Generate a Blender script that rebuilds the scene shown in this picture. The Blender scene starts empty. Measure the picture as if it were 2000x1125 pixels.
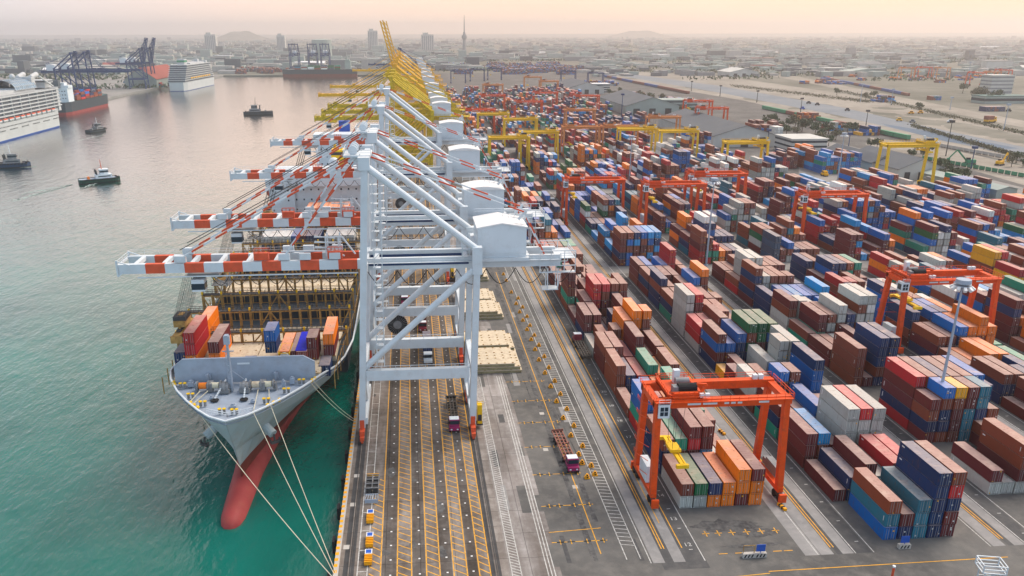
import bpy, math, random
from mathutils import Vector, Matrix
R = math.radians
random.seed(7)
scene = bpy.context.scene
col = scene.collection

# ------------------------------------------------------------------ camera
CAM_F, PITCH, ROLL, YAW, CAM_H = 1577.0, R(19.43), R(-.12), R(4.344), 88.2
cy_, sy_, cp_, sp_ = math.cos(YAW), math.sin(YAW), math.cos(PITCH), math.sin(PITCH)
FW = Vector((sy_*cp_, cy_*cp_, -sp_)); RT0 = Vector((cy_, -sy_, 0)); UP0 = RT0.cross(FW)
RT = math.cos(ROLL)*RT0 + math.sin(ROLL)*UP0
UP = -math.sin(ROLL)*RT0 + math.cos(ROLL)*UP0
cd = bpy.data.cameras.new('camera'); cam = bpy.data.objects.new('camera', cd); col.objects.link(cam)
cd.sensor_width = 36; cd.lens = 36*CAM_F/2000; cd.shift_x = 78.5/2000; cd.shift_y = 55.3/2000
cd.clip_start = 1; cd.clip_end = 60000
m3 = Matrix((RT, UP, -FW)).transposed()
cam.matrix_world = Matrix.Translation((0, 0, CAM_H)) @ m3.to_4x4()
scene.camera = cam

# ------------------------------------------------------------------ sky, sun, exposure
SUN_EL, SUN_AZ = R(50), R(58)      # azimuth clockwise from +Y (the quay direction)
world = bpy.data.worlds.new('World'); scene.world = world; world.use_nodes = True
nt = world.node_tree; nt.nodes.clear()
out = nt.nodes.new('ShaderNodeOutputWorld'); bg = nt.nodes.new('ShaderNodeBackground')
sky = nt.nodes.new('ShaderNodeTexSky'); sky.sky_type = 'NISHITA'; sky.sun_disc = False
sky.sun_elevation = SUN_EL; sky.sun_rotation = SUN_AZ; sky.air_density = 1.6; sky.dust_density = 2.5; sky.ozone_density = 1.0
# thick warm haze low in the sky (a direction in the world, not in the picture)
tc = nt.nodes.new('ShaderNodeTexCoord'); sep = nt.nodes.new('ShaderNodeSeparateXYZ')
nt.links.new(tc.outputs['Generated'], sep.inputs[0])
rz = nt.nodes.new('ShaderNodeValToRGB'); rz.color_ramp.elements[0].position = 0.0; rz.color_ramp.elements[1].position = 0.75
rz.color_ramp.elements[0].color = (1, 1, 1, 1); rz.color_ramp.elements[1].color = (.4, .4, .4, 1)
nt.links.new(sep.outputs['Z'], rz.inputs[0])
rx = nt.nodes.new('ShaderNodeValToRGB'); e = rx.color_ramp.elements
e[0].position = 0.22; e[0].color = (6.1, 6.5, 7.1, 1); e[1].position = 0.8; e[1].color = (10.0, 6.7, 4.3, 1)
n = rx.color_ramp.elements.new(0.4); n.color = (9.4, 7.1, 5.9, 1); n = rx.color_ramp.elements.new(0.53); n.color = (10.2, 7.2, 5.3, 1)
mp = nt.nodes.new('ShaderNodeMapRange'); mp.inputs[1].default_value = -1; mp.inputs[2].default_value = 1
nt.links.new(sep.outputs['X'], mp.inputs[0]); nt.links.new(mp.outputs[0], rx.inputs[0])
my = nt.nodes.new('ShaderNodeMapRange'); my.inputs[1].default_value = .3; my.inputs[2].default_value = -.5; nt.links.new(sep.outputs['Y'], my.inputs[0])
m2 = nt.nodes.new('ShaderNodeMix'); m2.data_type = 'RGBA'; m2.inputs[7].default_value = (7.2, 8.5, 10.2, 1)     # the cool side of the sky, opposite the glow
nt.links.new(my.outputs[0], m2.inputs[0]); nt.links.new(rx.outputs[0], m2.inputs[6])
mx = nt.nodes.new('ShaderNodeMix'); mx.data_type = 'RGBA'
nt.links.new(rz.outputs[0], mx.inputs[0]); nt.links.new(sky.outputs[0], mx.inputs[6]); nt.links.new(m2.outputs[2], mx.inputs[7])
sn = nt.nodes.new('ShaderNodeTexNoise'); sn.inputs['Scale'].default_value = 2.2; sn.inputs['Detail'].default_value = 5
sm = nt.nodes.new('ShaderNodeMapping'); sm.inputs['Scale'].default_value = (1, 1, 9); nt.links.new(tc.outputs['Generated'], sm.inputs[0]); nt.links.new(sm.outputs[0], sn.inputs['Vector'])
sr = nt.nodes.new('ShaderNodeMapRange'); sr.inputs[3].default_value = .88; sr.inputs[4].default_value = 1.1; nt.links.new(sn.outputs[0], sr.inputs[0])
vm = nt.nodes.new('ShaderNodeVectorMath'); vm.operation = 'SCALE'; nt.links.new(mx.outputs[2], vm.inputs[0]); nt.links.new(sr.outputs[0], vm.inputs['Scale'])
nt.links.new(vm.outputs[0], bg.inputs[0]); bg.inputs[1].default_value = 0.1
nt.links.new(bg.outputs[0], out.inputs[0])
sd = bpy.data.lights.new('sun', 'SUN'); sun = bpy.data.objects.new('sun', sd); col.objects.link(sun)
sd.energy = 3.0; sd.angle = R(36); sd.color = (1.0, .90, .80)
sdir = Vector((math.sin(SUN_AZ)*math.cos(SUN_EL), math.cos(SUN_AZ)*math.cos(SUN_EL), math.sin(SUN_EL)))
sun.rotation_euler = sdir.to_track_quat('Z', 'Y').to_euler()
sun.location = (200, -200, 300)
scene.view_settings.view_transform = 'Standard'; scene.view_settings.look = 'None'
scene.view_settings.exposure = 0.44; scene.view_settings.gamma = 1
scene.cycles.volume_bounces = 1 if hasattr(scene, 'cycles') else 0
scene.cycles.max_bounces = 6; scene.cycles.diffuse_bounces = 2; scene.cycles.glossy_bounces = 2

WZ = -3.0
def G(px, py, z=0.0):
    """ground point of the survey photo pixel (2000 px wide) on the level z"""
    d = FW + RT*((px-921.5)/CAM_F) + UP*(-(py-617.8)/CAM_F)
    t = (z-CAM_H)/d.z
    return Vector((0, 0, CAM_H)) + d*t

# ------------------------------------------------------------------ materials
def newmat(name):
    m = bpy.data.materials.new(name); m.use_nodes = True
    return m, m.node_tree, m.node_tree.nodes['Principled BSDF']
def mat(name, c, rough=.6, metal=0, var=.12, scale=.6, dirt=None, dirt_amt=.35, bump=0):
    m, t, b = newmat(name)
    b.inputs['Roughness'].default_value = rough; b.inputs['Metallic'].default_value = metal
    b.inputs['Specular IOR Level'].default_value = .2
    g = t.nodes.new('ShaderNodeNewGeometry'); no = t.nodes.new('ShaderNodeTexNoise')
    no.inputs['Scale'].default_value = scale; no.inputs['Detail'].default_value = 6
    t.links.new(g.outputs['Position'], no.inputs['Vector'])
    r = t.nodes.new('ShaderNodeValToRGB'); r.color_ramp.elements[0].position = .3; r.color_ramp.elements[1].position = .72
    c0 = [max(0, x*(1-var)) for x in c]; c1 = [min(1, x*(1+var)) for x in c]
    r.color_ramp.elements[0].color = (*c0, 1); r.color_ramp.elements[1].color = (*c1, 1)
    t.links.new(no.outputs[0], r.inputs[0]); last = r.outputs[0]
    if dirt:
        n2 = t.nodes.new('ShaderNodeTexNoise'); n2.inputs['Scale'].default_value = scale*1.7; n2.inputs['Detail'].default_value = 8
        n2.inputs['Roughness'].default_value = .75
        t.links.new(g.outputs['Position'], n2.inputs['Vector'])
        r2 = t.nodes.new('ShaderNodeValToRGB'); r2.color_ramp.elements[0].position = .5; r2.color_ramp.elements[1].position = .68
        r2.color_ramp.elements[0].color = (0, 0, 0, 1); r2.color_ramp.elements[1].color = (dirt_amt,)*3+(1,)
        t.links.new(n2.outputs[0], r2.inputs[0])
        x = t.nodes.new('ShaderNodeMix'); x.data_type = 'RGBA'; t.links.new(r2.outputs[0], x.inputs[0])
        t.links.new(last, x.inputs[6]); x.inputs[7].default_value = (*dirt, 1); last = x.outputs[2]
    t.links.new(last, b.inputs['Base Color'])
    return m
RUST = (.17, .065, .03)
M = {}
M['white'] = mat('white_paint', (.58, .64, .68), .45, var=.05, scale=.25, dirt=(.42, .38, .36), dirt_amt=.3)
M['white2'] = mat('white_panel', (.62, .68, .72), .5, var=.04, scale=.2, dirt=(.4, .4, .4), dirt_amt=.3)
M['roofwhite'] = mat('white_roof', (.74, .75, .75), .6, var=.06, scale=.4, dirt=(.5, .46, .4), dirt_amt=.35)
M['signal'] = mat('signal_red', (.62, .09, .035), .45, var=.12, dirt=(.3, .1, .06), dirt_amt=.4)
M['rtg'] = mat('orange_red_paint', (.70, .075, .008), .42, var=.1, dirt=(.25, .06, .03), dirt_amt=.5)
M['rtg2'] = mat('faded_orange_paint', (.62, .24, .08), .5, var=.12, dirt=(.3, .12, .05))
M['yellow'] = mat('yellow_paint', (.80, .42, .008), .45, var=.12, dirt=(.3, .17, .05), dirt_amt=.5)
M['olive'] = mat('dirty_yellow_paint', (.60, .42, .008), .55, var=.2, dirt=(.1, .09, .03), dirt_amt=.8)
M['byellow'] = mat('bright_yellow', (.8, .5, .01), .45, var=.08, dirt=(.4, .22, .03))
M['bluesteel'] = mat('blue_crane_paint', (.022, .055, .15), .5, var=.15, dirt=(.08, .08, .1))
M['black'] = mat('black_rubber', (.018, .018, .02), .8, var=.3)
M['dark'] = mat('dark_steel', (.05, .052, .055), .65, var=.3, dirt=(.09, .06, .04))
M['grey'] = mat('grey_steel', (.22, .23, .24), .6, var=.15, dirt=(.12, .09, .06))
M['glass'] = mat('dark_glass', (.02, .035, .05), .12, var=.1)
M['deckblue'] = mat('grey_blue_deck_paint', (.32, .38, .46), .6, var=.1, scale=.35, dirt=(.26, .25, .26), dirt_amt=.4)
M['hullgrey'] = mat('light_grey_hull', (.36, .43, .45), .5, var=.07, scale=.15, dirt=(.35, .28, .2), dirt_amt=.4)
M['hullgrn'] = mat('green_hull', (.03, .12, .12), .5, var=.1)
M['hullred'] = mat('red_antifouling', (.30, .045, .045), .6, var=.16, scale=.2, dirt=(.3, .07, .05), dirt_amt=.6)
M['dkred'] = mat('dark_red_hull_and_shade', (.16, .03, .022), .6, var=.15, scale=.2)  # dark hull red; on the container ships a band of painted shade
M['hulldark'] = mat('dark_hull', (.03, .045, .06), .5, var=.15)
M['lash'] = mat('rusty_lashing_steel', (.36, .22, .07), .7, var=.35, scale=.8, dirt=(.2, .07, .02), dirt_amt=.95)
M['lashdark'] = mat('dark_walkway', (.06, .062, .065), .8, var=.35, scale=1.5, dirt=(.16, .09, .05), dirt_amt=.6)
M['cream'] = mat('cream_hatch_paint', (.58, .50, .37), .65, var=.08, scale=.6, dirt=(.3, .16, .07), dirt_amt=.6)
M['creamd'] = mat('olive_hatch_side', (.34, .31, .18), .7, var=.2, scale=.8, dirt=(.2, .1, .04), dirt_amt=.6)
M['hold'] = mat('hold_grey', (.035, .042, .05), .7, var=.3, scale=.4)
M['pink'] = mat('magenta_truck_paint', (.27, .02, .10), .4, var=.1)
M['maroontruck'] = mat('dark_red_truck_paint', (.22, .03, .05), .4, var=.1)
M['rustfr'] = mat('rusty_chassis', (.28, .12, .09), .7, var=.25, dirt=(.12, .06, .04))
M['darkfr'] = mat('dark_chassis', (.09, .08, .07), .7, var=.4, scale=2, dirt=(.2, .12, .07))
M['bluepaint'] = mat('blue_paint', (.02, .09, .42), .45, var=.1)
M['slate'] = mat('slate_roof', (.10, .115, .13), .7, var=.1, scale=.05, dirt=(.15, .15, .14))
M['redroof'] = mat('red_roof', (.26, .06, .045), .7, var=.12, scale=.03)
M['conc'] = mat('pale_concrete', (.42, .40, .37), .8, var=.12, scale=.2)
M['wallw'] = mat('pale_wall', (.5, .5, .47), .75, var=.1, scale=.1)
M['wallg'] = mat('grey_green_wall', (.32, .37, .34), .75, var=.1, scale=.1)
M['rope'] = mat('pale_rope', (.6, .56, .42), .8, var=.1)
M['wood'] = mat('bark', (.09, .07, .05), .9)
M['green'] = mat('green_paint', (.03, .22, .12), .6, var=.2, dirt=(.1, .15, .08))
M['orange'] = mat('orange_plastic', (.75, .2, .02), .45, var=.08)
M['yelblk'] = mat('yellow_marking_paint', (.75, .34, .01), .6, var=.1)
M['line_w'] = mat('white_marking', (.5, .5, .48), .8, var=.25, scale=1.2, dirt=(.2, .19, .17), dirt_amt=.9)
M['line_y'] = mat('yellow_marking', (.72, .36, .03), .8, var=.2, scale=1.2, dirt=(.25, .2, .13), dirt_amt=.6)
M['tuggrn'] = mat('dark_green_tug_paint', (.008, .05, .035), .5); M['tugblue'] = mat('dark_blue_tug_paint', (.01, .035, .09), .5)
M['skin'] = mat('tower_concrete', (.3, .3, .3), .8)
def leafmat(name, c):
    m, t, b = newmat(name); b.inputs['Roughness'].default_value = .8
    g = t.nodes.new('ShaderNodeNewGeometry'); r = t.nodes.new('ShaderNodeValToRGB')
    r.color_ramp.elements[0].color = (*[x*.55 for x in c], 1); r.color_ramp.elements[1].color = (*[x*1.5 for x in c], 1)
    t.links.new(g.outputs['Random Per Island'], r.inputs[0]); t.links.new(r.outputs[0], b.inputs['Base Color'])
    return m
M['leaf'] = leafmat('foliage', (.045, .075, .03)); M['leaf2'] = leafmat('dry_foliage', (.09, .09, .045))

# container paint: colour comes from the object (Object Info) or from a colour attribute of the big stack mesh
def contmat(name, use_attr, roof=False, bars=False):
    m, t, b = newmat(name); b.inputs['Roughness'].default_value = .6; b.inputs['Specular IOR Level'].default_value = .12
    if use_attr:
        a = t.nodes.new('ShaderNodeAttribute'); a.attribute_name = 'paint'; c = a.outputs['Color']
    else:
        a = t.nodes.new('ShaderNodeObjectInfo'); c = a.outputs['Color']
    g = t.nodes.new('ShaderNodeNewGeometry')
    def noise(s, lo, hi, amt, colr, cin, vec=None, det=5):
        n = t.nodes.new('ShaderNodeTexNoise'); n.inputs['Scale'].default_value = s; n.inputs['Detail'].default_value = det
        t.links.new(vec if vec else g.outputs['Position'], n.inputs['Vector'])
        r = t.nodes.new('ShaderNodeValToRGB'); r.color_ramp.elements[0].position = lo; r.color_ramp.elements[1].position = hi
        r.color_ramp.elements[0].color = (0, 0, 0, 1); r.color_ramp.elements[1].color = (amt, amt, amt, 1)
        t.links.new(n.outputs[0], r.inputs[0])
        x = t.nodes.new('ShaderNodeMix'); x.data_type = 'RGBA'
        t.links.new(r.outputs[0], x.inputs[0]); t.links.new(cin, x.inputs[6]); x.inputs[7].default_value = (*colr, 1)
        return x.outputs[2]
    if roof:   # sun-bleached, dusty and rusting sheet; the pale mix also paints in light from above
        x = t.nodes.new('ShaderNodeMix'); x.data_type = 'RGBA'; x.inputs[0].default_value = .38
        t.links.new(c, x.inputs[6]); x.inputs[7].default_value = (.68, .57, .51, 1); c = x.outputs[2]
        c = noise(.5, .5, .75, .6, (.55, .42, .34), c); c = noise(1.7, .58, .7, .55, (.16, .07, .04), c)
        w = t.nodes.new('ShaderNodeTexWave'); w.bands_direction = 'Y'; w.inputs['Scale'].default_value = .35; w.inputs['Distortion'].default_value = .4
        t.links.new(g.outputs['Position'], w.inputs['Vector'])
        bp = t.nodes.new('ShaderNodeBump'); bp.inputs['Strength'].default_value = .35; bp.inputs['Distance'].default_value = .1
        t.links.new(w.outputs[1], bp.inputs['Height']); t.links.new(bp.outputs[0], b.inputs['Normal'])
    else:
        mpn = t.nodes.new('ShaderNodeMapping'); mpn.inputs['Scale'].default_value = (1, 1, .25)
        t.links.new(g.outputs['Position'], mpn.inputs[0])
        c = noise(.8, .48, .75, .15, (.10, .05, .035), c, mpn.outputs[0]); c = noise(2.5, .6, .72, .5, (.14, .06, .03), c, mpn.outputs[0])
        w = t.nodes.new('ShaderNodeTexWave'); w.bands_direction = 'Y'; w.inputs['Scale'].default_value = 1.1
        t.links.new(g.outputs['Position'], w.inputs['Vector'])
        bp = t.nodes.new('ShaderNodeBump'); bp.inputs['Strength'].default_value = .3; bp.inputs['Distance'].default_value = .12
        t.links.new(w.outputs[1], bp.inputs['Height']); t.links.new(bp.outputs[0], b.inputs['Normal'])
    if bars:   # door leaves: lock rods, centre seam, placards
        uv = t.nodes.new('ShaderNodeUVMap'); s = t.nodes.new('ShaderNodeSeparateXYZ'); t.links.new(uv.outputs[0], s.inputs[0])
        def ramp(vals, src):
            r = t.nodes.new('ShaderNodeValToRGB'); r.color_ramp.interpolation = 'CONSTANT'
            r.color_ramp.elements.remove(r.color_ramp.elements[1])
            for i, (p, v) in enumerate(vals):
                el = r.color_ramp.elements[0] if i == 0 else r.color_ramp.elements.new(p)
                el.position = p; el.color = (v, v, v, 1)
            t.links.new(src, r.inputs[0]); return r.outputs[0]
        def mixc(f, colr, cin):
            x = t.nodes.new('ShaderNodeMix'); x.data_type = 'RGBA'; t.links.new(f, x.inputs[0]); t.links.new(cin, x.inputs[6]); x.inputs[7].default_value = (*colr, 1); return x.outputs[2]
        dk = ramp([(0, .8), (.04, 0), (.48, .9), (.52, 0), (.96, .8)], s.outputs['X']); c = mixc(dk, (.03, .025, .022), c)
        hz = ramp([(0, .8), (.045, 0), (.955, .8)], s.outputs['Y']); c = mixc(hz, (.05, .035, .03), c)
        rods = ramp([(0, 0), (.14, .75), (.175, 0), (.33, .75), (.365, 0), (.64, .75), (.675, 0), (.83, .75), (.865, 0)], s.outputs['X'])
        c = mixc(rods, (.38, .36, .34), c)
        # small placards: a cell pattern in door space, different on each container
        sc = t.nodes.new('ShaderNodeMapping'); sc.inputs['Scale'].default_value = (.42, 1.7, .42); t.links.new(g.outputs['Position'], sc.inputs[0])
        v = t.nodes.new('ShaderNodeTexVoronoi'); v.distance = 'CHEBYCHEV'; v.inputs['Scale'].default_value = 3.2; t.links.new(sc.outputs[0], v.inputs['Vector'])
        l = t.nodes.new('ShaderNodeMath'); l.operation = 'LESS_THAN'; l.inputs[1].default_value = .2; t.links.new(v.outputs['Distance'], l.inputs[0])
        sx = t.nodes.new('ShaderNodeSeparateXYZ'); t.links.new(v.outputs['Color'], sx.inputs[0])
        l2 = t.nodes.new('ShaderNodeMath'); l2.operation = 'LESS_THAN'; l2.inputs[1].default_value = .26; t.links.new(sx.outputs[0], l2.inputs[0])
        l3 = t.nodes.new('ShaderNodeMath'); l3.operation = 'MULTIPLY'; t.links.new(l.outputs[0], l3.inputs[0]); t.links.new(l2.outputs[0], l3.inputs[1])
        l5 = t.nodes.new('ShaderNodeMath'); l5.operation = 'LESS_THAN'; l5.inputs[1].default_value = .3; t.links.new(sx.outputs[1], l5.inputs[0])
        yw = t.nodes.new('ShaderNodeMix'); yw.data_type = 'RGBA'; yw.inputs[6].default_value = (.6, .6, .58, 1); yw.inputs[7].default_value = (.8, .42, .02, 1)
        t.links.new(l5.outputs[0], yw.inputs[0])
        x = t.nodes.new('ShaderNodeMix'); x.data_type = 'RGBA'; t.links.new(l3.outputs[0], x.inputs[0]); t.links.new(c, x.inputs[6]); t.links.new(yw.outputs[2], x.inputs[7]); c = x.outputs[2]
    t.links.new(c, b.inputs['Base Color'])
    return m
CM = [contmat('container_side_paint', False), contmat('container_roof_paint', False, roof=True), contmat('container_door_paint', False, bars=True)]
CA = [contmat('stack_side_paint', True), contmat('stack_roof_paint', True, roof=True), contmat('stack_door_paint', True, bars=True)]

# ------------------------------------------------------------------ mesh helpers
def V(*a): return Vector(a)
class MB:
    def __init__(s): s.v = []; s.f = []; s.mi = []; s.uv = []
    def face(s, pts, mi=0, uv=None):
        n = len(s.v); s.v += [tuple(p) for p in pts]; s.f.append(tuple(range(n, n+len(pts)))); s.mi.append(mi); s.uv.append(uv)
    def box(s, x0, x1, y0, y1, z0, z1, mi=0):
        p = [(x0, y0, z0), (x1, y0, z0), (x1, y1, z0), (x0, y1, z0), (x0, y0, z1), (x1, y0, z1), (x1, y1, z1), (x0, y1, z1)]
        n = len(s.v); s.v += p
        for f in ((0, 3, 2, 1), (4, 5, 6, 7), (0, 1, 5, 4), (1, 2, 6, 5), (2, 3, 7, 6), (3, 0, 4, 7)):
            s.f.append(tuple(n+i for i in f)); s.mi.append(mi); s.uv.append(None)
        return s
    def bar(s, a, b, w, h=None, mi=0, up=(0, 0, 1)):
        a, b = Vector(a), Vector(b); h = h or w; d = (b-a).normalized(); u = Vector(up)
        if abs(d.dot(u)) > .98: u = Vector((0, 1, 0))
        sx = d.cross(u).normalized()*w/2; sz = sx.normalized().cross(d).normalized()*h/2
        n = len(s.v)
        for c in (a, b):
            for q in (-sx-sz, sx-sz, sx+sz, -sx+sz): s.v.append(tuple(c+q))
        for f in ((0, 1, 2, 3), (7, 6, 5, 4), (0, 4, 5, 1), (1, 5, 6, 2), (2, 6, 7, 3), (3, 7, 4, 0)):
            s.f.append(tuple(n+i for i in f)); s.mi.append(mi); s.uv.append(None)
        return s
    def tube(s, a, b, r, k=8, mi=0, r2=None):
        a, b = Vector(a), Vector(b); d = (b-a).normalized(); r2 = r if r2 is None else r2
        u = Vector((0, 0, 1)) if abs(d.z) < .9 else Vector((0, 1, 0))
        x = d.cross(u).normalized(); y = d.cross(x); n = len(s.v)
        for c, rr in ((a, r), (b, r2)):
            for i in range(k):
                t = 2*math.pi*i/k; s.v.append(tuple(c+x*math.cos(t)*rr+y*math.sin(t)*rr))
        for i in range(k):
            j = (i+1) % k; s.f.append((n+i, n+j, n+k+j, n+k+i)); s.mi.append(mi); s.uv.append(None)
        s.f.append(tuple(n+i for i in range(k))[::-1]); s.mi.append(mi); s.uv.append(None)
        s.f.append(tuple(n+k+i for i in range(k))); s.mi.append(mi); s.uv.append(None)
        return s
    def path(s, pts, r, k=5, mi=0):
        for a, b in zip(pts, pts[1:]): s.tube(a, b, r, k, mi)
        return s
    def prism(s, poly, z0, z1, mi=0, mtop=None):
        n = len(poly); b = [(p[0], p[1], z0) for p in poly]; t = [(p[0], p[1], z1) for p in poly]
        s.face(t, mi if mtop is None else mtop); s.face(b[::-1], mi)
        for i in range(n): j = (i+1) % n; s.face([b[i], b[j], t[j], t[i]], mi)
        return s
    def rail(s, a, b, h=1.1, step=2.0, r=.05, mi=0):
        a, b = Vector(a), Vector(b); L = (b-a).length; k = max(1, int(L/step)); z = Vector((0, 0, h))
        s.bar(a+z, b+z, r*2, mi=mi); s.bar(a+z*.5, b+z*.5, r*1.4, mi=mi)
        for i in range(k+1):
            q = a+(b-a)*i/k; s.bar(q, q+z, r*1.6, mi=mi)
        return s
    def gable(s, x0, x1, y0, y1, z0, z1, zr, axis='y', wall=0, roof=1, over=.6):
        """building body with gable roof, ridge along axis"""
        if axis == 'y':
            xm = (x0+x1)/2
            for y, fl in ((y0, 0), (y1, 1)):
                p = [(x0, y, z0), (x1, y, z0), (x1, y, z1), (xm, y, zr), (x0, y, z1)]; s.face(p if not fl else p[::-1], wall)
            s.face([(x0, y1, z0), (x0, y0, z0), (x0, y0, z1), (x0, y1, z1)], wall); s.face([(x1, y0, z0), (x1, y1, z0), (x1, y1, z1), (x1, y0, z1)], wall)
            sl = (zr-z1)/(xm-x0)
            for sg in (-1, 1):
                xe = (x0-over) if sg < 0 else (x1+over); ze = z1-sl*over
                for dz in (.25,):
                    a = [(xe, y0-over, ze), (xm, y0-over, zr), (xm, y1+over, zr), (xe, y1+over, ze)]
                    up = [(p[0], p[1], p[2]+dz) for p in a]
                    s.face(up, roof); s.face(a, roof)
                    for i in range(4): s.face([a[i], a[(i+1) % 4], up[(i+1) % 4], up[i]], roof)
        else:
            k = MB(); k.gable(y0, y1, x0, x1, z0, z1, zr, 'y', wall, roof, over); n = len(s.v)
            s.v += [(v[1], v[0], v[2]) for v in k.v]; s.f += [tuple(n+i for i in f)[::-1] for f in k.f]; s.mi += k.mi; s.uv += k.uv
        return s
    def xf(s, M4):
        s.v = [tuple(M4 @ Vector(p)) for p in s.v]; return s
    def build(s, name, mats, parent=None, smooth=False, fix=True):
        me = bpy.data.meshes.new(name); me.from_pydata(s.v, [], s.f)
        for m in (mats if isinstance(mats, (list, tuple)) else [mats]): me.materials.append(m)
        me.polygons.foreach_set('material_index', s.mi)
        if any(s.uv):
            u = me.uv_layers.new(name='UVMap'); d = []
            for f, q in zip(s.f, s.uv): d += (list(q) if q else [(0, 0)]*len(f))
            u.data.foreach_set('uv', [c for p in d for c in p])
        if smooth: me.polygons.foreach_set('use_smooth', [True]*len(me.polygons))
        if fix and not any(s.uv):
            import bmesh
            bm = bmesh.new(); bm.from_mesh(me); bmesh.ops.remove_doubles(bm, verts=bm.verts, dist=1e-5) if smooth else None
            bmesh.ops.recalc_face_normals(bm, faces=bm.faces); bm.to_mesh(me); bm.free()
        me.update(); o = bpy.data.objects.new(name, me); col.objects.link(o)
        if parent: o.parent = parent
        return o
def tag(o, label=None, cat=None, group=None, kind=None):
    if label: o['label'] = label
    if cat: o['category'] = cat
    if group: o['group'] = group
    if kind: o['kind'] = kind
    return o
def root(name, label, cat, loc=(0, 0, 0), rz=0, group=None):
    o = bpy.data.objects.new(name, None); col.objects.link(o); o.empty_display_size = 1
    o.location = loc; o.rotation_euler = (0, 0, rz); return tag(o, label, cat, group)
def copy_tree(o, parent=None):
    c = o.copy(); col.objects.link(c); c.parent = parent
    for ch in o.children: copy_tree(ch, c)
    return c
def place(o, loc, rz=0, label=None, group=None, first=False):
    c = o if first else copy_tree(o)
    c.location = loc; c.rotation_euler = (0, 0, rz)
    if label: c['label'] = label
    if group: c['group'] = group
    return c
def poly_sheet(name, pts, z, m, kind='structure'):
    b = MB(); b.face([(p[0], p[1], z) for p in pts]); return tag(b.build(name, m, fix=False), kind=kind)

# ------------------------------------------------------------------ setting: water, land, quay, roads
def water_mat():
    m, t, b = newmat('harbour_water'); b.inputs['Roughness'].default_value = .12; b.inputs['IOR'].default_value = 1.6; b.inputs['Specular IOR Level'].default_value = .6
    b.inputs['Base Color'].default_value = (.004, .115, .095, 1)
    g = t.nodes.new('ShaderNodeNewGeometry')
    def nz(s, sc=(1, 1, 1), det=4):
        mp = t.nodes.new('ShaderNodeMapping'); mp.inputs['Scale'].default_value = sc; mp.inputs['Rotation'].default_value = (0, 0, .5)
        n = t.nodes.new('ShaderNodeTexNoise'); n.inputs['Scale'].default_value = s; n.inputs['Detail'].default_value = det
        t.links.new(g.outputs['Position'], mp.inputs[0]); t.links.new(mp.outputs[0], n.inputs['Vector']); return n.outputs[0]
    a = nz(.9, (1, .45, 1)); bb = nz(.22, (1, .5, 1)); cc = nz(.012)
    ad = t.nodes.new('ShaderNodeMath'); ad.operation = 'MULTIPLY_ADD'; t.links.new(bb, ad.inputs[0]); ad.inputs[1].default_value = 2.6; t.links.new(a, ad.inputs[2])
    # calmer and rougher patches of the surface
    st = t.nodes.new('ShaderNodeMapRange'); st.inputs[1].default_value = .35; st.inputs[2].default_value = .65; st.inputs[3].default_value = .75; st.inputs[4].default_value = 1.0
    t.links.new(cc, st.inputs[0])
    bp = t.nodes.new('ShaderNodeBump'); bp.inputs['Distance'].default_value = .2; t.links.new(st.outputs[0], bp.inputs['Strength'])
    t.links.new(ad.outputs[0], bp.inputs['Height']); t.links.new(bp.outputs[0], b.inputs['Normal'])
    r = t.nodes.new('ShaderNodeValToRGB'); r.color_ramp.elements[0].color = (.0, .095, .074, 1); r.color_ramp.elements[1].color = (.0, .15, .115, 1)
    r.color_ramp.elements[0].position = .35; r.color_ramp.elements[1].position = .7
    t.links.new(nz(.03), r.inputs[0]); t.links.new(r.outputs[0], b.inputs['Base Color'])
    b.inputs['Specular IOR Level'].default_value = 0
    gl = t.nodes.new('ShaderNodeBsdfGlossy'); gl.inputs['Roughness'].default_value = .11; t.links.new(bp.outputs[0], gl.inputs['Normal'])
    fr = t.nodes.new('ShaderNodeFresnel'); fr.inputs['IOR'].default_value = 1.33; t.links.new(bp.outputs[0], fr.inputs['Normal'])
    mu = t.nodes.new('ShaderNodeMath'); mu.operation = 'MULTIPLY'; mu.inputs[1].default_value = 2.6; mu.use_clamp = True; t.links.new(fr.outputs[0], mu.inputs[0])
    ms = t.nodes.new('ShaderNodeMixShader'); t.links.new(mu.outputs[0], ms.inputs[0]); t.links.new(b.outputs[0], ms.inputs[1]); t.links.new(gl.outputs[0], ms.inputs[2])
    t.links.new(ms.outputs[0], t.nodes['Material Output'].inputs['Surface'])
    return m
M['water'] = water_mat()
QX = -14.6
poly_sheet('water', [(-3000, -300), (QX+2, -300), (QX+2, 2600), (-3000, 2600)], WZ, M['water'])

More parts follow.
